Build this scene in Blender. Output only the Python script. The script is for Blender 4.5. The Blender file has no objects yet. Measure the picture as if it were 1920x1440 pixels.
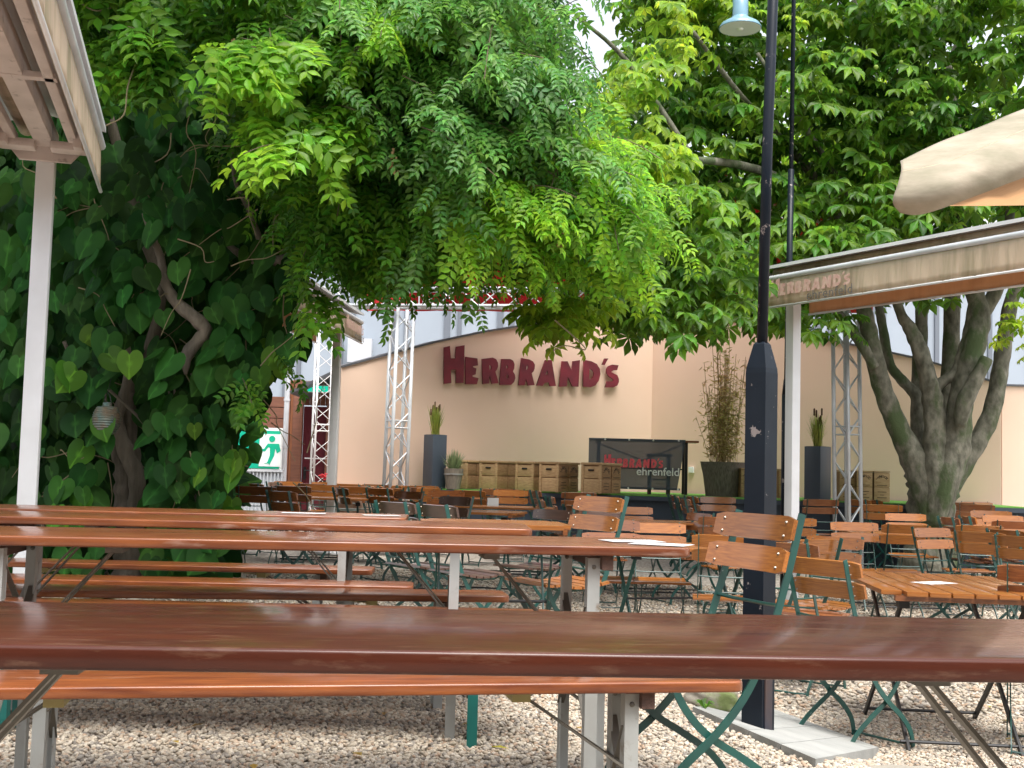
import bpy, bmesh, math, random
import numpy as np
from mathutils import Vector, Matrix
random.seed(7); rng = np.random.default_rng(11)
R = math.radians
scene = bpy.context.scene
col = scene.collection

# ------------------------------------------------------------------ camera
W, H, F = 1920.0, 1440.0, 2250.0
HC = 0.97; PITCH = math.atan(168/F); ROLL = 0.027
fwd = Vector((0, math.cos(PITCH), math.sin(PITCH)))
r0 = Vector((1, 0, 0)); u0 = Vector((0, -math.sin(PITCH), math.cos(PITCH)))
right = r0*math.cos(ROLL) + u0*math.sin(ROLL)
up = u0*math.cos(ROLL) - r0*math.sin(ROLL)
CAM = Vector((0, 0, HC))
cd = bpy.data.cameras.new('camera'); cam = bpy.data.objects.new('camera', cd); col.objects.link(cam)
cd.sensor_width = 36; cd.lens = 36*F/W; cd.clip_end = 500; cd.clip_start = 0.05
cam.matrix_world = Matrix(((right.x, up.x, -fwd.x, CAM.x), (right.y, up.y, -fwd.y, CAM.y), (right.z, up.z, -fwd.z, CAM.z), (0, 0, 0, 1)))
scene.camera = cam

# ------------------------------------------------------------------ light
SUN_EL, SUN_AZ = R(65), R(160)      # azimuth clockwise from +Y: light comes from behind-left of the viewer
wd = bpy.data.worlds.new('World'); scene.world = wd; wd.use_nodes = True
nt = wd.node_tree; bg = nt.nodes['Background']
sky = nt.nodes.new('ShaderNodeTexSky'); sky.sky_type = 'NISHITA'; sky.sun_disc = False
sky.sun_elevation = SUN_EL; sky.sun_rotation = SUN_AZ; sky.dust_density = 4; sky.air_density = 1.0; sky.ozone_density = 0.6
hs = nt.nodes.new('ShaderNodeHueSaturation'); hs.inputs['Saturation'].default_value = 0.30
nt.links.new(sky.outputs[0], hs.inputs['Color']); nt.links.new(hs.outputs[0], bg.inputs[0]); bg.inputs[1].default_value = 0.15
sl = bpy.data.lights.new('sun', 'SUN'); sl.energy = 1.5; sl.angle = R(35); sl.color = (1, .965, .91)
so = bpy.data.objects.new('sun', sl); col.objects.link(so)
sd = Vector((math.sin(SUN_AZ)*math.cos(SUN_EL), math.cos(SUN_AZ)*math.cos(SUN_EL), math.sin(SUN_EL)))
so.rotation_euler = sd.to_track_quat('Z', 'Y').to_euler(); so.location = (0, 0, 20)
scene.view_settings.view_transform = 'Standard'; scene.view_settings.look = 'None'
scene.view_settings.gamma = 1; scene.view_settings.exposure = 1.4
scene.render.resolution_x = 1024; scene.render.resolution_y = 768
scene.render.engine = 'CYCLES'
scene.cycles.max_bounces = 8; scene.cycles.transparent_max_bounces = 12

# ------------------------------------------------------------------ helpers: place
def sm(t): t = max(0.0, min(1.0, t)); return t*t*(3-2*t)
def gz(x, y):
    u = max((y-4.4)/3.6+(x-.9)*.8, (y-6.0)/2.2)
    return -sm(u)*(.10+.15*sm((x+.8)/2.2)*(1-sm((y-11)/4)))
def ray(px, py): return fwd + right*((px-960)/F) + up*((720-py)/F)
def at(px, py, Y): d = ray(px, py); return CAM + d*(Y/d.y)
def on_z(px, py, z): d = ray(px, py); return CAM + d*((z-HC)/d.z)
def on_g(px, py):
    z = 0
    for _ in range(12): v = on_z(px, py, z); z = gz(v.x, v.y)
    return on_z(px, py, z)
def on_plane(px, py, p, n): d = ray(px, py); return CAM + d*((p-CAM).dot(n)/d.dot(n))
def gx(px, Y, z=0.8):     # x of a thing seen at column px, depth Y, height z
    py = 888
    for _ in range(4): v = at(px, py, Y); py -= (z-v.z)*F/Y
    return v.x

def tag(o, label=None, cat=None, group=None, kind=None):
    if label: o['label'] = label
    if cat: o['category'] = cat
    if group: o['group'] = group
    if kind: o['kind'] = kind
    return o
def empty(name, loc=(0, 0, 0), rz=0, label=None, cat=None, group=None):
    o = bpy.data.objects.new(name, None); col.objects.link(o); o.location = loc; o.rotation_euler.z = rz
    o.empty_display_size = .1
    return tag(o, label, cat, group)
def copy_tree(o, parent=None):
    c = o.copy(); col.objects.link(c)
    if parent is not None: c.parent = parent
    for ch in list(o.children): copy_tree(ch, c)
    return c

class MB:
    def __init__(s): s.v = []; s.f = []; s.m = []; s.mi = 0; s.p = []
    def add(s, vs, fs):
        s.p.append((len(s.v), len(s.f))); n = len(s.v); s.v += [tuple(v) for v in vs]; s.f += [tuple(i+n for i in f) for f in fs]; s.m += [s.mi]*len(fs); return s
    def box(s, c, sz, rz=0, M=None):
        hx, hy, hz = sz[0]/2, sz[1]/2, sz[2]/2
        vs = [Vector((x, y, z)) for x in (-hx, hx) for y in (-hy, hy) for z in (-hz, hz)]
        if M is None: M = Matrix.Rotation(rz, 3, 'Z')
        vs = [M @ v + Vector(c) for v in vs]
        return s.add(vs, [(0, 1, 3, 2), (4, 6, 7, 5), (0, 4, 5, 1), (2, 3, 7, 6), (0, 2, 6, 4), (1, 5, 7, 3)])
    def bbox(s, c, sz, b=.003, rz=0):   # bevelled box
        hx, hy, hz = sz[0]/2, sz[1]/2, sz[2]/2; M = Matrix.Rotation(rz, 3, 'Z')
        bm = bmesh.new(); bmesh.ops.create_cube(bm, size=1)
        for v in bm.verts: v.co = Vector((v.co.x*2*hx, v.co.y*2*hy, v.co.z*2*hz))
        bmesh.ops.bevel(bm, geom=bm.edges[:], offset=b, segments=2, profile=.6, affect='EDGES')
        bm.verts.index_update()
        s.add([M @ v.co + Vector(c) for v in bm.verts], [[v.index for v in f.verts] for f in bm.faces]); bm.free(); return s
    def bar(s, p0, p1, w, h, upv=(0, 0, 1)):
        p0 = Vector(p0); p1 = Vector(p1); d = p1-p0; L = d.length; d.normalize()
        u = Vector(upv); a = d.cross(u)
        if a.length < 1e-3: a = d.cross(Vector((1, 0, 0)))
        a.normalize(); b = a.cross(d)
        return s.box((p0+p1)/2, (L, w, h), M=Matrix((d, a, b)).transposed())
    def tube(s, pts, r, seg=8, cap=True):
        pts = [Vector(p) for p in pts]; n = len(pts)
        rr = r if hasattr(r, '__len__') else [r]*n
        t = [(pts[min(i+1, n-1)]-pts[max(i-1, 0)]).normalized() for i in range(n)]
        a = t[0].cross(Vector((0, 0, 1)));
        if a.length < 1e-3: a = t[0].cross(Vector((1, 0, 0)))
        a.normalize(); vs = []
        for i in range(n):
            a = (a - t[i]*a.dot(t[i])); a.normalize(); b = t[i].cross(a)
            for k in range(seg):
                q = 2*math.pi*k/seg; vs.append(pts[i] + (a*math.cos(q)+b*math.sin(q))*rr[i])
        fs = [(i*seg+k, i*seg+(k+1) % seg, (i+1)*seg+(k+1) % seg, (i+1)*seg+k) for i in range(n-1) for k in range(seg)]
        if cap: fs += [tuple(range(seg-1, -1, -1)), tuple((n-1)*seg+k for k in range(seg))]
        return s.add(vs, fs)
    def lathe(s, prof, c=(0, 0, 0), seg=20, rot=0):
        c = Vector(c); vs = []
        for (r, z) in prof:
            for k in range(seg):
                q = 2*math.pi*k/seg+rot; vs.append(c+Vector((r*math.cos(q), r*math.sin(q), z)))
        n = len(prof)
        fs = [(i*seg+k, i*seg+(k+1) % seg, (i+1)*seg+(k+1) % seg, (i+1)*seg+k) for i in range(n-1) for k in range(seg)]
        fs += [tuple(range(seg-1, -1, -1)), tuple((n-1)*seg+k for k in range(seg))]
        return s.add(vs, fs)
    def sweep(s, pts, x, w, t):      # flat bar along a path in the local y-z plane
        pts = [Vector((x, p[0], p[1])) for p in pts]; n = len(pts); vs = []
        for i in range(n):
            d = (pts[min(i+1, n-1)]-pts[max(i-1, 0)]).normalized(); b = Vector((1, 0, 0)).cross(d)
            for sx, sw in ((-1, -1), (1, -1), (1, 1), (-1, 1)): vs.append(pts[i]+Vector((sx*t/2, 0, 0))+b*(sw*w/2))
        fs = [(i*4+k, i*4+(k+1) % 4, (i+1)*4+(k+1) % 4, (i+1)*4+k) for i in range(n-1) for k in range(4)]
        fs += [(3, 2, 1, 0), tuple((n-1)*4+k for k in range(4))]
        return s.add(vs, fs)
    def extr(s, poly, z0, z1):
        n = len(poly); vs = [(p[0], p[1], z0) for p in poly]+[(p[0], p[1], z1) for p in poly]
        return s.add(vs, [tuple(range(n-1, -1, -1)), tuple(range(n, 2*n))]+[(i, (i+1) % n, n+(i+1) % n, n+i) for i in range(n)])
    def each(s, name, mats, parent=None, smooth=False, auto=None):   # every piece an object of its own
        bounds = s.p+[(len(s.v), len(s.f))]; out = []
        for (v0, f0), (v1, f1) in zip(bounds[:-1], bounds[1:]):
            q = MB(); q.v = s.v[v0:v1]; q.f = [tuple(i-v0 for i in f) for f in s.f[f0:f1]]; q.m = s.m[f0:f1]; out.append(q.build(name, mats, parent, smooth, auto))
        return out
    def build(s, name, mats, parent=None, smooth=False, auto=None):
        me = bpy.data.meshes.new(name); me.from_pydata(s.v, [], s.f)
        if not isinstance(mats, (list, tuple)): mats = [mats]
        for m in mats: me.materials.append(m)
        if len(mats) > 1: me.polygons.foreach_set('material_index', s.m)
        bm = bmesh.new(); bm.from_mesh(me); bmesh.ops.recalc_face_normals(bm, faces=bm.faces); bm.to_mesh(me); bm.free()
        if smooth or auto: me.polygons.foreach_set('use_smooth', [True]*len(me.polygons))
        if auto: me.set_sharp_from_angle(angle=R(auto))
        o = bpy.data.objects.new(name, me); col.objects.link(o)
        if parent is not None: o.parent = parent
        return o
def crom(pts, n=5):
    pts = [np.array(p, float) for p in pts]; out = []
    for i in range(len(pts)-1):
        p0, p1, p2, p3 = pts[max(i-1, 0)], pts[i], pts[i+1], pts[min(i+2, len(pts)-1)]
        for k in range(n):
            t = k/n; out.append(.5*((2*p1)+(-p0+p2)*t+(2*p0-5*p1+4*p2-p3)*t*t+(-p0+3*p1-3*p2+p3)*t**3))
    out.append(pts[-1]); return out

# ------------------------------------------------------------------ materials
def M(name, c, rough=.6, metal=0, coat=0, c2=None, ns=5, nd=4, stretch=(1, 1, 1), bs=0, bd=.3, rnd=0, spec=.5, c3=None, n3=2, t3=(.55, .65), rot=(0, 0, 0), coatr=.15, rv=0):
    m = bpy.data.materials.new(name); m.use_nodes = True; t = m.node_tree; N = t.nodes; L = t.links
    b = N['Principled BSDF']; b.inputs['Roughness'].default_value = rough; b.inputs['Metallic'].default_value = metal
    b.inputs['Coat Weight'].default_value = coat; b.inputs['Coat Roughness'].default_value = coatr; b.inputs['Specular IOR Level'].default_value = spec
    b.inputs['Base Color'].default_value = (*c, 1)
    tc = N.new('ShaderNodeTexCoord'); mp = N.new('ShaderNodeMapping'); mp.inputs['Scale'].default_value = stretch; mp.inputs['Rotation'].default_value = rot
    L.new(tc.outputs['Object'], mp.inputs['Vector'])
    vec = mp.outputs[0]
    if rnd:
        oi = N.new('ShaderNodeObjectInfo'); ad = N.new('ShaderNodeVectorMath'); ad.operation = 'MULTIPLY_ADD'
        L.new(oi.outputs['Random'], ad.inputs[0]); ad.inputs[1].default_value = (37, 23, 11); L.new(mp.outputs[0], ad.inputs[2]); vec = ad.outputs[0]
    out = None
    if c2 is not None:
        n = N.new('ShaderNodeTexNoise'); n.inputs['Scale'].default_value = ns; n.inputs['Detail'].default_value = nd; L.new(vec, n.inputs['Vector'])
        r = N.new('ShaderNodeMapRange'); r.inputs[1].default_value = .3; r.inputs[2].default_value = .7; L.new(n.outputs[0], r.inputs[0])
        mx = N.new('ShaderNodeMix'); mx.data_type = 'RGBA'; mx.inputs[6].default_value = (*c, 1); mx.inputs[7].default_value = (*c2, 1)
        L.new(r.outputs[0], mx.inputs[0]); out = mx.outputs[2]
        if rv:
            r2 = N.new('ShaderNodeMapRange'); r2.inputs[3].default_value = rough-rv; r2.inputs[4].default_value = rough+rv; L.new(n.outputs[0], r2.inputs[0]); L.new(r2.outputs[0], b.inputs['Roughness'])
    if c3 is not None:
        n = N.new('ShaderNodeTexNoise'); n.inputs['Scale'].default_value = n3; n.inputs['Detail'].default_value = 6; n.inputs['Roughness'].default_value = .65
        L.new(vec, n.inputs['Vector'])
        r = N.new('ShaderNodeMapRange'); r.inputs[1].default_value = t3[0]; r.inputs[2].default_value = t3[1]; L.new(n.outputs[0], r.inputs[0])
        mx = N.new('ShaderNodeMix'); mx.data_type = 'RGBA'; mx.inputs[7].default_value = (*c3, 1)
        if out: L.new(out, mx.inputs[6])
        else: mx.inputs[6].default_value = (*c, 1)
        L.new(r.outputs[0], mx.inputs[0]); out = mx.outputs[2]
    if rnd:
        h = N.new('ShaderNodeHueSaturation'); r = N.new('ShaderNodeMapRange'); r.inputs[3].default_value = 1-rnd; r.inputs[4].default_value = 1+rnd
        L.new(oi.outputs['Random'], r.inputs[0]); L.new(r.outputs[0], h.inputs['Value'])
        if out: L.new(out, h.inputs['Color'])
        else: h.inputs['Color'].default_value = (*c, 1)
        out = h.outputs[0]
    if out: L.new(out, b.inputs['Base Color'])
    if bs:
        n = N.new('ShaderNodeTexNoise'); n.inputs['Scale'].default_value = bs; n.inputs['Detail'].default_value = 5; L.new(vec, n.inputs['Vector'])
        bp = N.new('ShaderNodeBump'); bp.inputs['Strength'].default_value = bd; bp.inputs['Distance'].default_value = .01
        L.new(n.outputs[0], bp.inputs['Height']); L.new(bp.outputs[0], b.inputs['Normal'])
    return m
def leafmat(name, c, cb, tr=.4, hv=.25, rough=.42, sat=1.0, spec=.5):
    m = bpy.data.materials.new(name); m.use_nodes = True; t = m.node_tree; N = t.nodes; L = t.links
    b = N['Principled BSDF']; b.inputs['Roughness'].default_value = rough; b.inputs['Specular IOR Level'].default_value = spec
    g = N.new('ShaderNodeNewGeometry'); h = N.new('ShaderNodeHueSaturation'); r = N.new('ShaderNodeMapRange')
    r.inputs[3].default_value = 1-hv; r.inputs[4].default_value = 1+hv*1.3; L.new(g.outputs['Random Per Island'], r.inputs[0]); L.new(r.outputs[0], h.inputs['Value'])
    w = N.new('ShaderNodeTexWhiteNoise'); w.noise_dimensions = '1D'; L.new(g.outputs['Random Per Island'], w.inputs['W'])
    r2 = N.new('ShaderNodeMapRange'); r2.inputs[3].default_value = .475; r2.inputs[4].default_value = .515; L.new(w.outputs[0], r2.inputs[0]); L.new(r2.outputs[0], h.inputs['Hue'])
    tc = N.new('ShaderNodeTexCoord'); n = N.new('ShaderNodeTexNoise'); n.inputs['Scale'].default_value = 1.3; n.inputs['Detail'].default_value = 3; L.new(tc.outputs['Object'], n.inputs['Vector'])
    r3 = N.new('ShaderNodeMapRange'); r3.inputs[1].default_value = .4; r3.inputs[2].default_value = .62; L.new(n.outputs[0], r3.inputs[0])
    mx = N.new('ShaderNodeMix'); mx.data_type = 'RGBA'; mx.inputs[6].default_value = (*c, 1); mx.inputs[7].default_value = (*cb, 1); L.new(r3.outputs[0], mx.inputs[0])
    at_ = N.new('ShaderNodeAttribute'); at_.attribute_name = 'rib'; mr_ = N.new('ShaderNodeMapRange'); mr_.inputs[1].default_value = .45; mr_.inputs[2].default_value = 1; mr_.inputs[4].default_value = .55; L.new(at_.outputs['Fac'], mr_.inputs[0])
    m2 = N.new('ShaderNodeMix'); m2.data_type = 'RGBA'; m2.inputs[7].default_value = (*[min(1, q*2.2) for q in cb], 1); L.new(mr_.outputs[0], m2.inputs[0]); L.new(mx.outputs[2], m2.inputs[6])
    L.new(m2.outputs[2], h.inputs['Color']); L.new(h.outputs[0], b.inputs['Base Color'])
    tl = N.new('ShaderNodeBsdfTranslucent'); h2 = N.new('ShaderNodeHueSaturation'); h2.inputs['Value'].default_value = 2.2; h2.inputs['Hue'].default_value = .485; L.new(h.outputs[0], h2.inputs['Color']); L.new(h2.outputs[0], tl.inputs['Color'])
    ms = N.new('ShaderNodeMixShader'); ms.inputs[0].default_value = tr; L.new(b.outputs[0], ms.inputs[1]); L.new(tl.outputs[0], ms.inputs[2])
    L.new(ms.outputs[0], N['Material Output'].inputs['Surface'])
    return m

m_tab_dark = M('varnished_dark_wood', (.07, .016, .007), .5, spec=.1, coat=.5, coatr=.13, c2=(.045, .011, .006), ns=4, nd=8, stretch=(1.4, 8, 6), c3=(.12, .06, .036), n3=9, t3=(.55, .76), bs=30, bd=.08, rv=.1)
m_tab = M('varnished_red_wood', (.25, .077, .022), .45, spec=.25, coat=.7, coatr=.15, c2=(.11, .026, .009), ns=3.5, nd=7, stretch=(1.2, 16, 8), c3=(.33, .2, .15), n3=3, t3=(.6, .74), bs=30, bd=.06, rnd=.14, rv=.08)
m_bench = M('varnished_orange_wood', (.27, .08, .02), .45, spec=.25, coat=.7, coatr=.15, c2=(.11, .025, .008), ns=5, nd=8, stretch=(1.0, 9, 8), c3=(.38, .23, .16), n3=3, t3=(.62, .74), bs=30, bd=.06, rnd=.12, rv=.08)
m_chair = M('honey_slat_wood', (.37, .135, .026), .45, spec=.25, coat=.75, coatr=.12, c2=(.22, .07, .014), ns=4, nd=6, stretch=(1.6, 45, 45), rnd=.22, bs=30, bd=.04)
m_chairb = M('brown_slat_wood', (.28, .10, .03), .45, spec=.25, coat=.8, coatr=.12, c2=(.16, .05, .018), ns=4, nd=6, stretch=(1.6, 45, 45), rnd=.22)
m_chaird = M('dark_slat_wood', (.09, .045, .03), .28, coat=.9, coatr=.16, c2=(.06, .03, .02), ns=4, nd=6, stretch=(2, 18, 18), rnd=.2)
m_green = M('green_painted_iron', (.012, .075, .06), .38, c2=(.008, .045, .04), ns=8, rnd=.3, spec=.6, c3=(.2, .25, .24), n3=40, t3=(.68, .72))
m_teal = M('teal_painted_steel', (.01, .14, .12), .4, c2=(.008, .1, .09), ns=6)
m_rivet = M('dull_rivet_metal', (.2, .17, .14), .4, metal=.8)
m_galv = M('weathered_grey_steel', (.42, .44, .43), .5, metal=.25, c2=(.3, .3, .28), ns=6, nd=6, c3=(.2, .16, .12), n3=9, t3=(.6, .7), rnd=.15)
m_galvd = M('brown_grey_steel', (.17, .155, .13), .5, metal=.3, c2=(.11, .1, .08), ns=9, nd=6, c3=(.12, .06, .03), n3=12, t3=(.62, .7))
m_brass = M('yellowed_bracket_metal', (.42, .38, .16), .5, metal=.3, c2=(.3, .24, .1), ns=8)
m_woodraw = M('rough_crossbar_wood', (.13, .07, .05), .8, c2=(.07, .04, .03), ns=6, stretch=(8, 1, 8), bs=40, bd=.3)
m_navy = M('navy_painted_steel', (.004, .007, .012), .38, c2=(.008, .013, .021), ns=3, c3=(.22, .19, .18), n3=13, t3=(.635, .655), spec=.2, bs=9, bd=.15)
m_rust = M('chipped_brown_steel', (.06, .035, .03), .55, c2=(.02, .025, .04), ns=7, nd=6)
m_white = M('white_powder_coated_steel', (.72, .74, .76), .35, c2=(.62, .63, .64), ns=3, c3=(.45, .42, .38), n3=12, t3=(.68, .75))
m_pinkwhite = M('dusty_white_steel', (.62, .54, .5), .5, c2=(.48, .41, .38), ns=5, nd=6, c3=(.3, .25, .22), n3=14, t3=(.6, .7))
m_alu = M('anodised_aluminium', (.68, .70, .74), .35, metal=.15, c2=(.5, .52, .55), ns=3)
m_trussm = M('truss_aluminium', (.66, .69, .71), .38, metal=.2, c2=(.52, .55, .58), ns=4, rnd=.08)
m_trussw = M('white_truss_steel', (.75, .74, .74), .4)
m_stucco = M('beige_stucco', (.77, .575, .45), .9, c2=(.74, .545, .42), ns=.8, nd=6, bs=120, bd=.25, c3=(.72, .555, .43), n3=.5, t3=(.5, .75))
m_cap = M('dark_wall_cap', (.07, .075, .085), .5, c2=(.1, .1, .11), ns=5)
m_maroon = M('maroon_letter_board', (.20, .010, .024), .45, c2=(.1, .006, .014), ns=4, c3=(.5, .35, .35), n3=30, t3=(.72, .74))
m_redroof = None
m_stageblue = M('dark_blue_stage_board', (.035, .052, .075), .6, c2=(.028, .04, .058), ns=2, bs=20, bd=.1)
m_carpet = M('green_artificial_turf', (.15, .38, .05), .95, c2=(.10, .27, .04), ns=30, bs=200, bd=.8)
m_planter = M('slate_planter_board', (.055, .075, .10), .45, c2=(.045, .06, .085), ns=2)
m_crate = M('pale_crate_wood', (.52, .35, .18), .75, c2=(.38, .23, .11), ns=5, nd=5, stretch=(3, 3, 12), rnd=.12)
m_crated = M('brown_crate_side', (.36, .21, .10), .75, c2=(.25, .135, .06), ns=5, nd=5, stretch=(3, 3, 12), rnd=.15)
m_black = M('black_matt_steel', (.012, .012, .013), .5)
m_print = M('dark_print', (.05, .03, .02), .8)
m_barrel = M('weathered_barrel_wood', (.27, .23, .18), .85, c2=(.17, .15, .12), ns=7, stretch=(8, 8, 1), bs=30, bd=.3)
m_reed = M('grey_reed_matting', (.24, .205, .165), .9, c2=(.10, .085, .07), ns=30, nd=3, stretch=(3, 3, .15), bs=60, bd=.6)
m_bark = M('grey_green_chestnut_bark', (.21, .20, .155), .92, c2=(.06, .06, .04), ns=13, nd=10, c3=(.055, .08, .03), n3=2.2, t3=(.5, .6), bs=34, bd=1, stretch=(1, 1, .6))
m_vinebark = M('pale_vine_bark', (.20, .165, .13), .92, c2=(.08, .065, .05), ns=6, nd=8, bs=30, bd=1, stretch=(2, 2, .4))
m_stem = M('thin_brown_stem', (.13, .09, .055), .9, c2=(.07, .05, .035), ns=10)
m_rock = M('mossy_rock', (.32, .29, .24), .95, c2=(.16, .14, .11), ns=6, nd=8, c3=(.12, .15, .05), n3=4, t3=(.5, .6), bs=14, bd=1)
m_slab = M('grey_concrete_slab', (.33, .33, .31), .9, c2=(.25, .255, .24), ns=4, nd=7, bs=60, bd=.3, c3=(.2, .2, .18), n3=2, t3=(.55, .7))
m_shed = M('red_brown_planks', (.24, .1, .06), .75, c2=(.17, .07, .045), ns=4, nd=5, stretch=(1, 1, 8))
m_shedp = M('orange_timber_post', (.34, .12, .045), .7, c2=(.2, .075, .035), ns=4, stretch=(8, 8, 1))
m_door = M('dark_red_door_paint', (.12, .012, .022), .45)
m_paper = M('white_paper', (.5, .5, .5), .8)
m_hall = M('grey_blue_cladding', (.33, .38, .44), .6, c2=(.30, .345, .40), ns=1)
m_halld = M('dark_cladding_joint', (.14, .16, .19), .6)
m_fence = M('grey_corrugated_fence', (.5, .53, .57), .5, metal=.2)
m_signg = M('sign_green', (.0, .42, .25), .5)
m_signw = M('sign_white', (.8, .83, .82), .5)
m_grooveg = M('black_shadow_gap', (.02, .018, .016), .9)
m_lantern = M('verdigris_ribbed_metal', (.09, .15, .14), .45, metal=.4, c2=(.16, .1, .06), ns=12)

# fabric of the awnings: cream cloth with grey-green weather streaks, a little light passes through
def fabric(name, c, dirt, tr=.25, sc=(7, 7, .6), t=(.47, .72), tcol=(.8, .45, .15)):
    m = M(name, c, .85, c2=tuple(x*.9 for x in c), ns=2, c3=dirt, n3=1, t3=t, stretch=sc, bs=9, bd=.35)
    N = m.node_tree.nodes; L = m.node_tree.links; b = N['Principled BSDF']
    tl = N.new('ShaderNodeBsdfTranslucent'); tl.inputs[0].default_value = (*tcol, 1)
    ms = N.new('ShaderNodeMixShader'); ms.inputs[0].default_value = tr
    L.new(b.outputs[0], ms.inputs[1]); L.new(tl.outputs[0], ms.inputs[2]); L.new(ms.outputs[0], N['Material Output'].inputs['Surface']); return m
m_fab = fabric('cream_awning_cloth', (.60, .51, .38), (.27, .26, .16))
m_fabo = fabric('orange_brown_cloth', (.55, .35, .21), (.4, .25, .15), tr=.35, tcol=(.8, .45, .22))
m_flap = fabric('beige_canopy_cloth', (.40, .345, .265), (.22, .205, .14), sc=(1.6, 1.6, 4), t=(.4, .66), tr=.10)
m_redroof = fabric('red_tent_cloth', (.5, .012, .02), (.38, .01, .015), tr=.12, tcol=(.8, .06, .05))
m_mesh = M('dark_mesh_banner', (.07, .085, .11), .6)
def halfclear(m, a):
    N = m.node_tree.nodes; L = m.node_tree.links; b = N['Principled BSDF']
    tp = N.new('ShaderNodeBsdfTransparent'); ms = N.new('ShaderNodeMixShader'); ms.inputs[0].default_value = a
    L.new(tp.outputs[0], ms.inputs[1]); L.new(b.outputs[0], ms.inputs[2]); L.new(ms.outputs[0], N['Material Output'].inputs['Surface'])
halfclear(m_mesh, .92)
m_bred = M('banner_red_print', (.85, .12, .15), .6)
m_fadedred = M('faded_red_print', (.50, .28, .24), .9, c2=(.57, .42, .34), ns=26)
m_fadedblk = M('faded_black_print', (.13, .12, .11), .9)

# ------------------------------------------------------------------ ground
xs = np.concatenate([np.linspace(-60, -8, 14)[:-1], np.concatenate([np.linspace(-8, -3, 18)[:-1], np.linspace(-3, 5, 91)[:-1], np.linspace(5, 10, 18)]), np.linspace(10, 60, 14)[1:]])
ys = np.concatenate([np.linspace(-20, 0, 6)[:-1], np.concatenate([np.linspace(0, 10, 111)[:-1], np.linspace(10, 20, 36)]), np.linspace(20, 200, 20)[1:]])
g = MB(); nx = len(xs)
for y in ys:
    for x in xs: g.v.append((x, y, gz(x, y)-.004))
g.f = [(j*nx+i, j*nx+i+1, (j+1)*nx+i+1, (j+1)*nx+i) for j in range(len(ys)-1) for i in range(nx-1)]; g.m = [0]*len(g.f)
mg = bpy.data.materials.new('fine_gravel_ground'); mg.use_nodes = True
N = mg.node_tree.nodes; L = mg.node_tree.links; b = N['Principled BSDF']; b.inputs['Roughness'].default_value = .9
tc = N.new('ShaderNodeTexCoord'); vo = N.new('ShaderNodeTexVoronoi'); vo.inputs['Scale'].default_value = 42; L.new(tc.outputs['Object'], vo.inputs['Vector'])
cr = N.new('ShaderNodeValToRGB'); L.new(vo.outputs['Color'], cr.inputs[0]); e = cr.color_ramp.elements
e[0].color = (.15, .125, .10, 1); e[1].color = (.52, .47, .40, 1); k = e.new(.5); k.color = (.36, .32, .27, 1)
mr = N.new('ShaderNodeMapRange'); mr.inputs[1].default_value = .0; mr.inputs[2].default_value = .6; mr.inputs[3].default_value = 1.05; mr.inputs[4].default_value = .25
L.new(vo.outputs['Distance'], mr.inputs[0])
bp = N.new('ShaderNodeBump'); bp.inputs['Strength'].default_value = 1; bp.inputs['Distance'].default_value = .012; L.new(mr.outputs[0], bp.inputs['Height']); L.new(bp.outputs[0], b.inputs['Normal'])
L.new(cr.outputs[0], b.inputs['Base Color'])
tag(g.build('ground', mg, smooth=True), kind='structure')

# real pebbles where the camera can resolve them: one countless mass
def pebble(k):
    bm = bmesh.new(); bmesh.ops.create_icosphere(bm, subdivisions=2, radius=1)
    for v in bm.verts:
        n = math.sin(v.co.x*2.3+k)*.12+math.sin(v.co.y*2.9+2*k)*.12+math.sin(v.co.z*2.1-k)*.1
        v.co *= 1+n; v.co.z *= .55; v.co.y *= .72
    me = bpy.data.meshes.new('pebble'); bm.to_mesh(me); bm.free(); me.polygons.foreach_set('use_smooth', [True]*len(me.polygons))
    return me
mp_ = bpy.data.materials.new('river_pebble'); mp_.use_nodes = True
N = mp_.node_tree.nodes; L = mp_.node_tree.links; b = N['Principled BSDF']; b.inputs['Roughness'].default_value = .75
oi = N.new('ShaderNodeObjectInfo'); cr = N.new('ShaderNodeValToRGB'); L.new(oi.outputs['Random'], cr.inputs[0]); L.new(cr.outputs[0], b.inputs['Base Color'])
e = cr.color_ramp.elements; cr.color_ramp.interpolation = 'CONSTANT'
GRV = .66
cols = [tuple(q*GRV*w for q, w in zip(c, (1.05, .985, .90))) for c in [(.54, .50, .43), (.66, .62, .54), (.44, .40, .34), (.57, .49, .40), (.40, .38, .35), (.72, .68, .61), (.50, .38, .29), (.60, .55, .47), (.27, .25, .23), (.53, .47, .40)]]
e[0].color = (*cols[0], 1); e[1].position = .1; e[1].color = (*cols[1], 1)
for i in range(2, 10): q = e.new(i/10); q.color = (*cols[i], 1)
SLAB = [on_g(1298, 1338), on_g(1440, 1336), on_g(1648, 1414), on_g(1530, 1440)]
for p_ in SLAB: p_.z = 0
def onslab(x, y):
    for i in range(4):
        a, b_ = SLAB[i], SLAB[(i+1) % 4]
        if (b_.x-a.x)*(y-a.y)-(b_.y-a.y)*(x-a.x) > .0: return False
    return True
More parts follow.
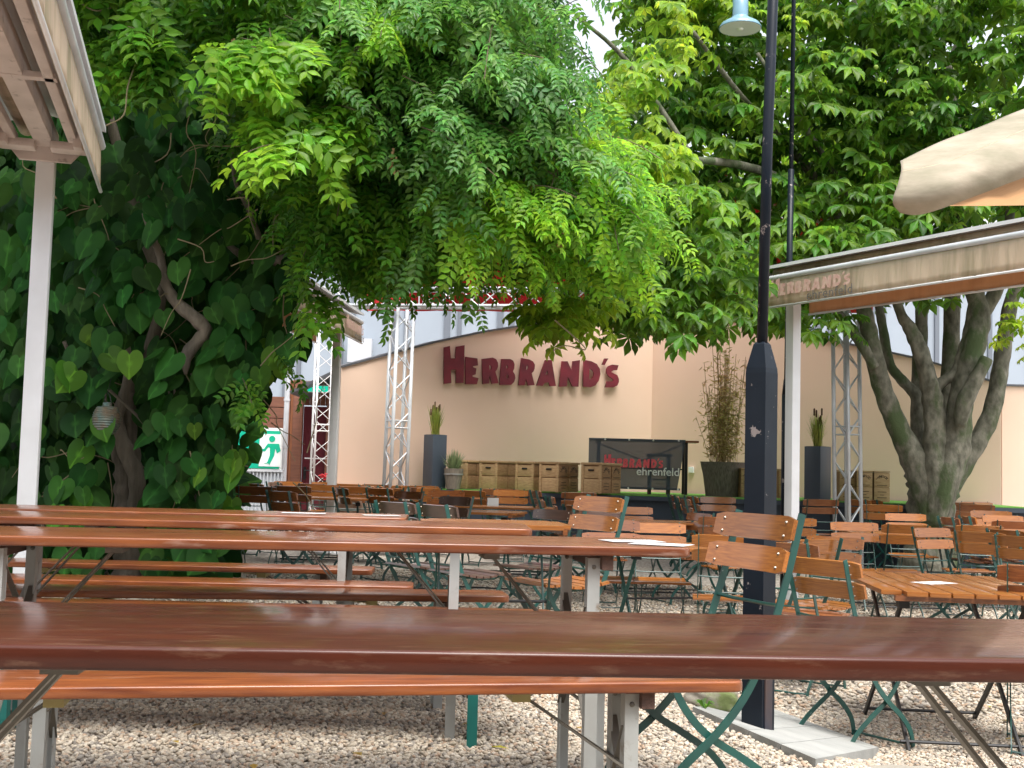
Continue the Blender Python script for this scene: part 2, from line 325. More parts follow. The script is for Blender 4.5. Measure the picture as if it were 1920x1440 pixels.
def scatter_pebbles(n, k, ylo, yhi, s):
    me = bpy.data.meshes.new('gravel'); y = np.sqrt(rng.uniform(ylo**2, yhi**2, n)); x = rng.uniform(-.50, .50, n)*y*1.0
    co = np.array([(a, b_, gz(a, b_)+rng.uniform(-.002, .008)) for a, b_ in zip(x, y) if not onslab(a, b_)], dtype=np.float32); n = len(co)
    me.vertices.add(n); me.vertices.foreach_set('co', co.ravel())
    o = bpy.data.objects.new('gravel', me); col.objects.link(o)
    pm = pebble(k); pm.materials.append(mp_); po = bpy.data.objects.new('pebble_shape', pm)
    ng = bpy.data.node_groups.new('pebbles', 'GeometryNodeTree'); ng.interface.new_socket('Geometry', in_out='INPUT', socket_type='NodeSocketGeometry'); ng.interface.new_socket('Geometry', in_out='OUTPUT', socket_type='NodeSocketGeometry')
    n_ = ng.nodes; gi = n_.new('NodeGroupInput'); go = n_.new('NodeGroupOutput'); ip = n_.new('GeometryNodeInstanceOnPoints'); ob = n_.new('GeometryNodeObjectInfo'); ob.inputs[0].default_value = po
    rr = n_.new('FunctionNodeRandomValue'); rr.data_type = 'FLOAT_VECTOR'; rr.inputs[0].default_value = (-.5, -.5, 0); rr.inputs[1].default_value = (.5, .5, 6.28)
    rs = n_.new('FunctionNodeRandomValue'); rs.data_type = 'FLOAT'; rs.inputs[2].default_value = s*.6; rs.inputs[3].default_value = s*1.35
    ng.links.new(gi.outputs[0], ip.inputs['Points']); ng.links.new(ob.outputs['Geometry'], ip.inputs['Instance'])
    ng.links.new(rr.outputs[0], ip.inputs['Rotation']); ng.links.new(rs.outputs[1], ip.inputs['Scale']); ng.links.new(ip.outputs[0], go.inputs[0])
    md = o.modifiers.new('scatter', 'NODES'); md.node_group = ng
    tag(o, 'pale rounded river gravel covering the beer garden floor', 'gravel', kind='stuff')
for k in range(3): scatter_pebbles(36000, k*1.7, 1.6, 6.5, .0098)
for k in range(2): scatter_pebbles(30000, 5+k, 6.0, 13, .0145)

# ------------------------------------------------------------------ beer tables and benches
def beer(name, L_, Wd, Ht, mat, mleg, legx=.82, brx=.54):
    root = empty(name); t = .027; hw = Wd/2
    top = MB()
    # board set: rounded-corner outline, softly bevelled
    bm = bmesh.new(); c = .03; pts = []
    for sx, sy, a0 in ((1, 1, 0), (-1, 1, 90), (-1, -1, 180), (1, -1, 270)):
        for q in (0, 30, 60, 90): pts.append((sx*(L_/2-c)+c*math.cos(R(a0+q)), sy*(hw-c)+c*math.sin(R(a0+q))))
    f = bm.faces.new([bm.verts.new((p[0], p[1], Ht-t)) for p in pts]); ex = bmesh.ops.extrude_face_region(bm, geom=[f])
    vv = [v for v in ex['geom'] if isinstance(v, bmesh.types.BMVert)]; bmesh.ops.translate(bm, verts=vv, vec=(0, 0, t))
    ed = [e for e in bm.edges if abs(e.verts[0].co.z-e.verts[1].co.z) < 1e-5]
    bmesh.ops.bevel(bm, geom=ed, offset=.005, segments=3, profile=.5, affect='EDGES'); bm.verts.index_update()
    top.add([v.co for v in bm.verts], [[v.index for v in f.verts] for f in bm.faces]); bm.free()
    top.build('tabletop' if Wd > .35 else 'seat', mat, root, auto=40)
    ly = hw-.05; zt = Ht-t
    for sx in (-1, 1):
        for sy in (-1, 1):
            b = MB(); x = sx*legx; y = sy*ly
            b.box((x, y, (zt-.01)/2), (.036, .004, zt-.01)); b.box((x-sx*.016, y-sy*.018, (zt-.01)/2), (.004, .034, zt-.01))
            lg = b.build('leg', mleg, root)
            MB().lathe([(.007, 0), (.006, .004), (.002, .006)], seg=8).build('bolt', m_galvd, lg)
            bo = lg.children[0]; bo.rotation_euler = (R(90), 0, 0); bo.location = (x, y-.002, zt-.035)
        w = MB(); w.bbox((sx*(legx+.035), 0, zt-.022), (.034, Wd-.05, .042), .002); w.build('crossbar', m_woodraw, root)
        f = MB()
        zb = zt*.80; f.bar((sx*(legx-.012), -ly+.01, zb), (sx*(legx-.012), ly-.01, zb*.42), .004, .022, (1, 0, 0))
        f.bar((sx*(legx-.007), ly-.01, zb), (sx*(legx-.007), -ly+.01, zb*.42), .004, .022, (1, 0, 0))
        f.tube([(sx*legx, -ly, .03), (sx*legx, ly, .03)], .008, 6)
        f.tube([(sx*(legx-.02), -ly, zt*.58), (sx*(legx-.02), ly, zt*.58)], .007, 6)
        f.each('cross_brace', m_galvd, root)
        for yy in (-.045, .045):
            MB().bar((sx*(legx-.02), yy*1.5, zt*.58), (sx*brx, yy*.6, zt-.012), .005, .022, (0, 1, 0)).build('strut', m_galvd, root)
        k = MB(); k.box((sx*brx, 0, zt-.014), (.045, .15, .026)); k.bar((sx*(brx-.1), 0, zt-.008), (sx*(brx+.02), 0, zt-.02), .07, .003); k.build('bracket', m_brass if Wd < .35 else m_galvd, root)
    return root
def put(o, x, y, rz, label, cat, group=None):
    o.location = (x, y, gz(x, y)); o.rotation_euler.z = R(rz); tag(o, label, cat, group); return o
G = 'long folding beer tables'; GB = 'long folding beer benches'
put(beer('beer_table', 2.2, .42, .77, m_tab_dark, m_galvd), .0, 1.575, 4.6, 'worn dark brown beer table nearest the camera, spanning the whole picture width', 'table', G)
t2 = put(beer('beer_table', 2.2, .50, .77, m_tab, m_galv), -.59, 3.57, 8.5, 'red-brown beer table with two white papers near its right end', 'table', G)
t3 = put(copy_tree(t2), -1.02, 4.60, 2.5, 'orange-edged beer table ending level with the dark chair backs, second behind the foreground one', 'table', G)
t4 = put(copy_tree(t2), -1.57, 5.58, 3, 'farthest long beer table, with papers on top, in front of the vine wall', 'table', G); t4.scale.z = .985
b1 = put(beer('beer_bench', 2.2, .25, .47, m_bench, m_galv), -.50, 2.935, 11.5, 'glossy orange-red bench seen below the edge of the foreground table', 'bench', GB)
put(copy_tree(b1), -.53, 3.70, 8, 'bench pushed under the red-brown table with papers, seat hidden', 'bench', GB)
b3 = put(beer('beer_bench', 2.2, .25, .47, m_bench, m_teal), -.93, 4.36, 2, 'bench with teal painted steel legs below the middle beer table', 'bench', GB)
put(copy_tree(b1), -1.09, 4.93, 8, 'bench with dark red edge, the rightmost reaching of the three benches behind', 'bench', GB)
put(copy_tree(b1), -1.51, 5.30, 4, 'pale orange bench in the middle of the three rear benches', 'bench', GB)
put(copy_tree(b1), -1.78, 6.15, 2.5, 'rearmost narrow bench in front of the vine trunk foot', 'bench', GB)

def paper(px, py, Y, sx, sy, rz, label, z):
    p = at(px, py, Y); m = MB().box((0, 0, 0), (sx, sy, .0012)); o = m.build('paper_sheet', m_paper); o.location = (p.x, p.y, z+gz(p.x, p.y)+.0026); o.rotation_euler.z = R(rz)
    tag(o, label, 'paper', 'papers lying on the tables')
paper(1185, 1012, 3.74, .18, .11, 20, 'white printed sheet lying at the back right edge of the red-brown table', .77)
paper(1240, 1022, 3.60, .17, .12, -25, 'white printed sheet lying at the right end corner of the red-brown table', .77)
paper(570, 960, 5.62, .2, .1, 5, 'white sheet lying at the back edge of the farthest beer table', .7585)
paper(715, 968, 5.6, .17, .08, 15, 'white sheet lying near the right end of the farthest beer table', .7585)

# ------------------------------------------------------------------ folding chair
A_ = crom([(-.262, .872), (-.232, .76), (-.197, .64), (-.16, .53), (-.11, .41), (-.045, .31), (.04, .225), (.13, .155), (.195, .08), (.215, .0)], 4)
B_ = crom([(.185, .445), (.155, .36), (.105, .285), (.04, .225), (-.06, .165), (-.15, .105), (-.205, .045), (-.22, .0)], 4)
def chair(name, wood, metal):
    root = empty(name)
    for zc, yc in ((.826, -.232), (.732, -.204)):
        b = MB(); n = 10; hh = .039; th = .007; tl = R(14)
        for i in range(n+1):
            x = -.215+.43*i/n; u = abs(x)/.215; yo = .018*u*u
            h = hh*(1 if u < .9 else (.93 if u < .97 else .78))
            for (a, q) in ((-th, -h), (th, -h), (th*.6+.0, -h-.0), (th, h), (-th, h)):
                if (a, q) == (th*.6+.0, -h-.0): continue
                yy = a; zz = q
                b.v.append((x, yc+.011+yo+yy*math.cos(tl)-zz*math.sin(tl), zc+yy*math.sin(tl)+zz*math.cos(tl)))
        for i in range(n):
            for k in range(4): b.f.append((i*4+k, i*4+(k+1) % 4, (i+1)*4+(k+1) % 4, (i+1)*4+k)); b.m.append(0)
        b.f += [(3, 2, 1, 0), tuple(n*4+k for k in range(4))]; b.m += [0, 0]
        b.mi = 1
        for sx in (-1, 1):
            for q in (-.021, .021):
                x = sx*.17; yo = .018*(.17/.215)**2
                c = Vector((x, yc+.011+yo-q*math.sin(tl), zc+q*math.cos(tl)))
                for s_, off in ((1, .008), (-1, .019)):
                    p = c+Vector((0, s_*off, 0))
                    b.tube([p, p+Vector((0, s_*.004, .001))], [.0055, .003], 6)
        o = b.build('back_slat', [wood, m_rivet], root, auto=35)
    for sx in (-1, 1):
        MB().sweep(A_, sx*.172, .024, .006).build('leg', metal, root)
        MB().sweep(B_, sx*.158, .022, .006).build('leg', metal, root)
    for (y, z, xx) in ((-.184, .60, .172), (-.148, .50, .172), (.213, .02, .172), (-.213, .02, .158)):
        MB().tube([(-xx, y, z), (-xx*.5, y-.01, z-.004), (xx*.5, y-.01, z-.004), (xx, y, z)], .0058, 6).build('stretcher', metal, root)
    s = MB(); prof = lambda y: .452-.03*math.sin(math.pi*min(1, max(0, (y+.15)/.34)))*.8+(.012 if y > .15 else 0)*-1
    for i in range(7):
        y0 = -.145+i*.053; ym = y0+.022; z = prof(ym); sl_ = (prof(ym+.02)-prof(ym-.02))/.04
        Mx = Matrix.Rotation(math.atan(sl_), 3, 'X'); s.box((0, ym, z), (.40, .045, .013), M=Mx)
    s.build('seat', wood, root)
    f = MB()
    for sx in (-1, 1): f.tube([(sx*.145, -.15, .436), (sx*.145, 0, .412), (sx*.145, .12, .414), (sx*.145, .19, .436)], .007, 6)
    f.each('seat_frame', metal, root)
    return root
ch0 = chair('folding_chair', m_chair, m_green); chb = chair('folding_chair', m_chairb, m_green); chd = chair('folding_chair', m_chaird, m_green)
used = {}
GC = 'green iron folding chairs with wooden slats'
# px of the backrest centre, depth, heading clockwise from straight away, wood, label
CH = [
 (1421, 3.78, 248, 'o', 'large bright orange chair right in front of the navy lamp post base'),
 (1126, 6.15, 240, 'o', 'orange chair leaning to the right, tallest above the paper-strewn table end'),
 (1040, 9.3, 228, 'd', 'dark glossy chair left of the tall orange one, facing the viewer'),
 (1234, 9.3, 180, 'o', 'orange chair facing the viewer, just above the white papers'),
 (1146, 9.0, 180, 'b', 'pinkish brown chair behind the tall leaning orange chair'),
 (1128, 11.4, 178, 'b', 'chair farther back whose slat end shows right of the tall orange chair'),
 (1086, 14.6, 0, 'b', 'dark brown chair seen from behind at the stage edge under the crates'),
 (1346, 14.6, 180, 'o', 'pale brown chair against the stage front, left of the lamp post'),
 (1354, 11.2, 4, 'b', 'brown chair seen from behind, left of the lamp post and second from it'),
 (1314, 11.9, 246, 'b', 'chair turned sideways, slats pointing left of the lamp post'),
 (1362, 7.7, 8, 'o', 'chair seen from behind, directly left of the lamp post at table height'),
 (1470, 7.0, 42, 'b', 'chair half hidden behind the big orange chair, seen from behind'),
 (1536, 7.5, -38, 'o', 'chair back seen from behind, above the near chair at the slatted table'),
 (1541, 5.55, 56, 'o', 'near chair seen from behind at the left end of the slatted table'),
 (1568, 7.9, 229, 'o', 'reddish chair facing left at the left rear of the slatted table'),
 (1601, 10.9, 180, 'o', 'pale orange chair facing the viewer in front of the right truss foot'),
 (1540, 14.4, 0, 'b', 'brown chair seen from behind against the stage, under the right pillar planter'),
 (1489, 11.6, 200, 'o', 'chair partly hidden by the right white awning post'),
 (1608, 15.0, 62, 'o', 'left one of two narrow chairs turned sideways beside the right truss'),
 (1629, 15.0, 62, 'o', 'right one of two narrow chairs turned sideways beside the right truss'),
 (1697, 12.7, 180, 'o', 'chair facing the viewer at the back of the table by the tree trunk'),
 (1700, 10.6, 1, 'o', 'chair seen squarely from behind in front of the chestnut trunk'),
 (1779, 12.2, 86, 'b', 'chair seen edge-on at the right end of the table by the trunk'),
 (1830, 15.6, 176, 'o', 'chair standing highest behind the crowded group right of the trunk'),
 (1797, 14.8, 12, 'b', 'brown chair just right of the tree trunk, seen from behind'),
 (1829, 14.2, 22, 'b', 'brown chair in the crowded group right of the trunk, second from it'),
 (1879, 12.8, 182, 'o', 'reddish chair facing the viewer near the right picture edge'),
 (1837, 10.9, 2, 'o', 'orange chair seen from behind, behind the turned one near the right edge'),
 (1834, 9.4, 48, 'o', 'orange chair turned to the right, seen from behind, beyond the slatted table'),
 (1914, 8.8, 44, 'o', 'chair seen from behind cut by the right picture edge, above the slatted table'),
 (1965, 5.5, 22, 'b', 'large near chair cut by the right picture edge at the slatted table'),
 (820, 7.5, 55, 'd', 'dark chair back seen from behind, above the middle beer table'),
 (741, 8.0, 50, 'd', 'dark chair back above the right end of the farthest beer table'),
 (768, 12.0, 226, 'b', 'pinkish chair facing the viewer behind the dark chair backs'),
 (857, 10.3, 229, 'd', 'greyish glossy chair facing the viewer beside the slatted table with a menu card'),
 (958, 15.0, 180, 'o', 'orange chair facing the viewer right behind the white menu card'),
 (919, 15.6, 58, 'o', 'chair turned sideways at the stage left of the orange one'),
 (943, 16.0, 20, 'b', 'chair whose top only shows above the orange chair by the menu card'),
 (994, 15.4, 78, 'o', 'left one of two edge-on chairs right of the orange chair'),
 (1005, 15.0, 78, 'b', 'right one of two edge-on chairs right of the orange chair'),
 (1012, 12.6, 80, 'o', 'edge-on chair just behind the dark glossy chair'),
 (1033, 13.4, 84, 'b', 'thin edge-on chair above the dark glossy chair'),
 (1072, 12.2, 76, 'o', 'edge-on chair between the dark glossy and the tall orange chair'),
 (1259, 14.8, 96, 'b', 'leftmost folded-looking chair of the edge-on row at the stage front'),
 (1271, 14.4, 98, 'o', 'second of the edge-on row of chairs at the stage front'),
 (1284, 13.8, 84, 'b', 'third of the edge-on row of chairs at the stage front'),
 (1297, 14.4, 82, 'o', 'rightmost of the edge-on row of chairs at the stage front'),
 (606, 15.2, 180, 'o', 'orange chair facing the viewer left of the slim white awning post'),
 (541, 17.9, 180, 'o', 'orange chair farthest left, in front of the dark red door frame'),
 (515, 16.6, 52, 'o', 'chair turned sideways in front of the corrugated fence'),
 (548, 13.5, 2, 'b', 'brown chair seen from behind, right behind the narrow turned one by the vine'),
 (528, 10.4, 46, 'b', 'nearest chair beside the vine leaves, seen from behind'),
 (480, 12.6, 0, 'b', 'chair half covered by the hanging heart-shaped leaves'),
 (640, 13.0, 64, 'o', 'chair turned sideways right at the slim white awning post'),
 (612, 18.0, 182, 'o', 'chair behind the slim white awning post, in front of the red door'),
 (650, 16.8, 2, 'o', 'chair just right of the slim white awning post, seen from behind'),
 (707, 17.2, 2, 'o', 'chair in front of the beige wall, left of the left truss'),
 (689, 15.2, 62, 'o', 'left one of two sideways chairs below the left truss'),
 (704, 15.4, 60, 'o', 'right one of two sideways chairs below the left truss'),
 (735, 16.6, 48, 'o', 'left chair of the pair standing right at the left truss foot'),
 (758, 16.6, -46, 'o', 'right chair of the pair standing right at the left truss foot'),
 (794, 16.9, 2, 'o', 'chair seen from behind below the left pillar planter'),
 (785, 15.2, 50, 'o', 'sideways chair in front of the one below the left pillar planter'),
 (806, 15.0, -50, 'o', 'sideways chair nearest the stage corner below the left pillar planter'),
 (711, 13.6, 40, 'o', 'orange chair left of the pinkish one, seen from behind'),
 (731, 13.9, -44, 'o', 'orange chair close behind the pinkish one, turned left'),

 (1858, 13.4, 196, 'o', 'chair facing the viewer in the middle of the crowd right of the trunk'),
 (1903, 11.8, 8, 'b', 'brown chair near the right edge, seen from behind over the turned one'),
 (1885, 10.0, 70, 'o', 'chair turned sideways near the right picture edge'),
 (1815, 12.4, 94, 'o', 'edge-on chair between the trunk and the right edge crowd'),
 (1655, 13.6, 20, 'o', 'chair seen from behind between the right truss and the trunk'),
 (586, 15.9, 12, 'b', 'brown chair seen from behind just left of the chair at the slim post'),
 (662, 14.4, -20, 'o', 'chair seen from behind under the small table by the beige wall'),
 (838, 13.2, 200, 'b', 'brown chair facing the viewer below the lavender barrel'),
 (878, 13.9, 24, 'o', 'chair seen from behind below the first crate of the row'),
 (1186, 12.6, 172, 'o', 'chair facing the viewer right of the tall leaning orange one'),
 (1410, 10.6, -30, 'o', 'chair mostly hidden by the lamp post, its right end showing'),
 (1745, 10.0, 150, 'o', 'chair at the right side of the one squarely before the trunk'),
 (468, 14.6, 30, 'o', 'chair at the foot of the vine leaves by the corrugated fence'),
]
for (px, Y, hd, kd, lb) in CH:
    p = {'o': ch0, 'b': chb, 'd': chd}[kd]
    if kd not in used: o = p; used[kd] = 1
    else: o = copy_tree(p)
    h = R(hd); bx = gx(px, Y, .8)
    # the backrest sits at the given spot, the chair's own origin is in front of it
    x = bx+math.sin(h)*.22; y = Y+math.cos(h)*.22
    o.location = (x, y, gz(x, y)); o.rotation_euler.z = -h; tag(o, lb, 'chair', GC)
# two long-axis tilted chairs: jitter of a real garden
# ------------------------------------------------------------------ slatted bistro tables
def slat_table(name, Lx, Ly, along='y', h=.74):
    root = empty(name); t = MB(); n = 8 if along == 'y' else 7
    wtot = Lx if along == 'y' else Ly; ln = Ly if along == 'y' else Lx; w = wtot/n
    for i in range(n):
        c = -wtot/2+w*(i+.5); cut = .07 if i in (0, n-1) else 0
        if along == 'y': t.bbox((c, 0, h-.011), (w-.008, ln-cut*2, .022), .003)
        else: t.bbox((0, c, h-.011), (ln-cut*2, w-.008, .022), .003)
    t.build('tabletop', m_tab if name == 'x' else m_chair, root, auto=40)
    r = MB(); e_ = ln/2-.05
    for s_ in (-1, 1):
        if along == 'y': r.box((0, s_*e_, h-.034), (wtot-.12, .035, .023))
        else: r.box((s_*e_, 0, h-.034), (.035, wtot-.12, .023))
    r.each('rail', m_chairb, root)
    lx, ly = Lx/2-.12, Ly/2-.16
    for sx in (-1, 1):
        MB().bar((sx*lx, -ly, h-.05), (sx*lx, ly, 0.0), .03, .012, (1, 0, 0)).build('leg', m_green if along == 'x' else m_black, root)
        MB().bar((sx*(lx-.03), ly, h-.05), (sx*(lx-.03), -ly, 0.0), .03, .012, (1, 0, 0)).build('leg', m_green if along == 'x' else m_black, root)
    q = MB().tube([(-lx, ly*.9, .04), (lx, ly*.9, .04)], .008, 6).tube([(-lx, -ly*.9, .04), (lx, -ly*.9, .04)], .008, 6).tube([(-lx, 0, h/2), (lx, 0, h/2)], .008, 6)
    for sx in (-1, 1): q.box((sx*lx, -ly, h-.065), (.05, .06, .04))
    q.each('cross_brace', m_black, root)
    return root
GT = 'slatted bistro tables'
ta = put(slat_table('slatted_table', .8, 1.2), 2.15, 6.0, -5.6, 'large slatted wooden table at the lower right with a white card on it', 'table', GT)
tb = slat_table('slatted_table', 1.1, .7, 'x')
put(tb, gx(1692, 11.7, .74), 11.7, -2, 'slatted table between the chairs in front of the chestnut trunk', 'table', GT)
for (px, Y, rz, lb) in ((925, 5.72, 6, 'slatted table end showing behind the middle beer table'), (943, 12.9, -4, 'slatted table carrying the white menu card'), (868, 10.9, -12, 'slatted table beside the greyish glossy chair'),
      (862, 16.2, 0, 'dark red table edge at the left stage corner'), (604, 13.9, 3, 'slatted table left of the slim white awning post'), (672, 17.3, 0, 'small table by the beige wall left of the left truss'), (562, 16.9, 0, 'slatted table in front of the dark red door'),
      (1275, 8.6, 20, 'slatted table right of the papers, left of the lamp post'), (1880, 11.9, 0, 'slatted table hidden among the crowded chairs at the right edge'), (1240, 12.3, 0, 'slatted table in front of the stage, behind the orange chair above the papers')):
    x = gx(px, Y, .74); o = put(copy_tree(tb), x, Y, rz, lb, 'table', GT)
    if px == 925: o.scale = (.62, .8, 1)
o = MB().add([(-.06, -.03, 0), (.06, -.03, 0), (.06, 0, .085), (-.06, 0, .085), (.06, .03, 0), (-.06, .03, 0)], [(0, 1, 2, 3), (3, 2, 4, 5)]).build('menu_card', m_paper)
x = gx(925, 12.8, .78); o.location = (x, 12.8, gz(x, 12.8)+.74); tag(o, 'white folded menu card standing on a slatted table', 'menu card')
p = at(1810, 1080, 5.9); o = MB().box((0, 0, 0), (.2, .12, .0012)).build('paper_sheet', m_paper); o.location = (2.1, 5.95, gz(2.15, 6.0)+.7412); o.rotation_euler.z = R(30); tag(o, 'white card lying on the large slatted table', 'paper', 'papers lying on the tables')

# ------------------------------------------------------------------ lamp posts
def ngon_prism(mb, c, r0_, z0, r1_, z1, seg=6, rot=0): mb.lathe([(r0_, z0), (r1_, z1)], (c[0], c[1], 0), seg, rot)
lp = at(1421, 1338, 4.95); X0 = lp.x; Y0 = 4.95
post = empty('lamp_post', (X0, Y0, gz(X0, Y0)), 0, 'thick navy lamp post with chipped paint and a wide square lower shaft', 'lamp post')
zb = HC+(905-645)/455+.0-gz(X0, Y0)
sh = MB(); sq = .067
sh.lathe([(sq, -.03), (sq, zb-.17), (sq*1.0, zb-.13)], seg=4, rot=R(2)); sb = sh.build('lower_shaft', m_navy, post)
MB().lathe([(sq, zb-.13), (sq*.97, zb-.11), (.036, zb-.01), (.026, zb)], seg=4, rot=R(2)).build('shoulder', m_navy, post)
MB().tube([(0, 0, zb-.02), (.012, 0, 2.4), (.07, 0, 4.6)], .0225, 16).build('upper_pole', m_navy, post, smooth=True)
MB().tube([(.07, 0, 4.6), (.0, 0, 4.75), (-.2, 0, 4.8), (-.42, 0, 4.76)], .018, 10).build('arm', m_navy, post, smooth=True)
MB().lathe([(.03, .1), (.03, .0), (.17, -.06), (.17, -.07), (.02, -.04)], (-.42, 0, 4.7), 24).build('lamp_shade', m_navy, post, auto=40)
MB().box((.0, -.006, .14), (.05, .1, .3), rz=R(45)).build('base_plate', m_rust, post)
Y1 = 11.75; X1 = gx(1474, Y1, 1.0)
p2 = empty('lamp_post', (X1, Y1, gz(X1, Y1)), 0, 'slim dark blue lamp post behind the white awning post, with a hanging blue-grey shade', 'lamp post')
MB().tube([(0, 0, 0), (0, 0, 2.05)], .05, 12).build('lower_shaft', m_navy, p2, smooth=True)
MB().lathe([(.05, 2.05), (.034, 2.2)], seg=12).build('shoulder', m_navy, p2, smooth=True)
MB().tube([(0, 0, 2.15), (.02, 0, 4.3)], .031, 12).build('upper_pole', m_navy, p2, smooth=True)
MB().tube([(.02, 0, 4.25), (.03, 0, 6.4), (-.1, 0, 6.6), (-.4, 0, 6.62), (-.56, 0, 6.5), (-.6, 0, 6.2)], [.022]*6, 12).build('arm', m_navy, p2, smooth=True)
m_shade = M('blue_grey_enamel', (.16, .3, .38), .3, c2=(.12, .24, .32), ns=4, coat=.5)
hx = at(1388, 40, Y1); hx = hx.x-X1; hz = at(1388, 50, Y1).z-gz(X1, Y1)
a = MB(); a.lathe([(.05, 1.4), (.05, .34), (.078, .3), (.078, .12), (.1, .1), (.19, .045), (.212, .01), (.212, 0), (.2, .0), (.17, .03), (.05, .07)], (hx, 0, hz-.02), 32)
sh = a.build('lamp_shade', m_shade, p2, auto=35)
MB().lathe([(.205, .0), (.19, .028), (.1, .05), (.01, .055)], (hx, 0, hz-.022), 28).build('reflector', m_white, sh, auto=40)
MB().lathe([(.02, .06), (.03, .03), (.045, -.005), (.03, -.03), (.004, -.04)], (hx, 0, hz), 14).build('bulb', m_signw, sh, smooth=True)

# ------------------------------------------------------------------ letters (outlines read off the wall sign)
LET = {
 'H': ([[(130,175),(245,145),(265,395),(360,395),(370,160),(540,130),(518,885),(370,890),(372,620),(265,620),(275,890),(130,905)]]),
 'E': ([[(557,362),(795,395),(808,535),(705,552),(712,572),(775,595),(760,715),(698,735),(700,760),(818,790),(785,912),(557,908)]]),
 'R': ([[(888,405),(1100,378),(1170,410),(1205,480),(1208,560),(1185,620),(1155,660),(1220,890),(1085,905),(1040,740),(1030,895),(900,908)],[(1030,535),(1065,535),(1080,580),(1065,625),(1040,630)]]),
 'B': ([[(1275,408),(1450,408),(1510,440),(1538,510),(1530,600),(1505,655),(1545,720),(1555,790),(1530,865),(1470,925),(1240,925)],[(1375,545),(1400,540),(1412,565),(1400,595),(1375,595)],[(1375,725),(1410,725),(1420,760),(1405,798),(1378,790)]]),
 'R2': ([[(1675,388),(1830,415),(1905,455),(1945,520),(1940,600),(1915,660),(1880,690),(1935,910),(1935,930),(1805,940),(1765,790),(1745,930),(1615,935)],[(1785,530),(1805,545),(1812,590),(1795,625),(1765,625)]]),
 'A': ([[(340,322),(468,320),(552,840),(432,845),(410,770),(330,770),(285,840),(165,830)],[(378,520),(400,610),(343,612)]]),
 'N': ([[(672,345),(785,345),(872,545),(888,345),(1033,322),(1002,855),(882,850),(790,655),(768,850),(615,855)]]),
 'D': ([[(1112,318),(1260,345),(1370,400),(1430,500),(1442,600),(1410,730),(1340,830),(1250,865),(1097,850)],[(1222,500),(1270,512),(1308,570),(1308,640),(1275,695),(1218,708)]]),
 "'": ([[(1525,290),(1600,290),(1525,422),(1475,415)]]),
 'S': ([[(1805,425),(1775,525),(1700,530),(1655,560),(1700,585),(1780,625),(1812,700),(1812,760),(1780,830),(1700,868),(1535,868),(1575,750),(1680,748),(1705,725),(1690,700),(1610,650),(1560,580),(1565,500),(1600,445),(1680,412)]]),
}
SIGN = []
for k, polys in LET.items():
    o_ = (820, 635) if k in ('H', 'E', 'R', 'B', 'R2') else (990, 645)
    SIGN.append((k, [[(x/10.667+o_[0], y/10.667+o_[1]) for (x, y) in pl] for pl in polys]))
def curve_obj(name, polys, ext, mat, parent=None, bevel=0):
    cu = bpy.data.curves.new(name, 'CURVE'); cu.dimensions = '2D'; cu.fill_mode = 'BOTH'; cu.extrude = ext
    for pl in polys:
        s = cu.splines.new('POLY'); s.points.add(len(pl)-1); s.use_cyclic_u = True
        for q, p in zip(s.points, pl): q.co = (p[0], p[1], 0, 1)
    tmp = bpy.data.objects.new('tmp', cu); col.objects.link(tmp); dg = bpy.context.evaluated_depsgraph_get()
    me = bpy.data.meshes.new_from_object(tmp.evaluated_get(dg)); bpy.data.objects.remove(tmp); me.name = name; me.materials.clear(); me.materials.append(mat)
    o = bpy.data.objects.new(name, me); col.objects.link(o)
    if parent is not None: o.parent = parent
    return o
def text_obj(name, txt, size, mat, parent=None, ext=.0008, shear=0, space=1.0, align='LEFT', bold=0):
    cu = bpy.data.curves.new(name, 'FONT'); cu.body = txt; cu.size = size; cu.extrude = ext; cu.shear = shear; cu.space_character = space; cu.align_x = align; cu.offset = bold
    tmp = bpy.data.objects.new('tmp', cu); col.objects.link(tmp); dg = bpy.context.evaluated_depsgraph_get()
    me = bpy.data.meshes.new_from_object(tmp.evaluated_get(dg)); bpy.data.objects.remove(tmp); me.name = name; me.materials.clear(); me.materials.append(mat)
    o = bpy.data.objects.new(name, me); col.objects.link(o)
    if parent is not None: o.parent = parent
    return o
def sign_flat(scale):   # letters flattened to a unit strip: x 0..1 over the whole word, y up
    out = []
    for k, polys in SIGN:
        out.append((k, [[((x-832)/328*scale, (722-.028*(832-x)*-1*0+0-y+.028*(x-832))/328*scale) for (x, y) in pl] for pl in polys]))
    return out

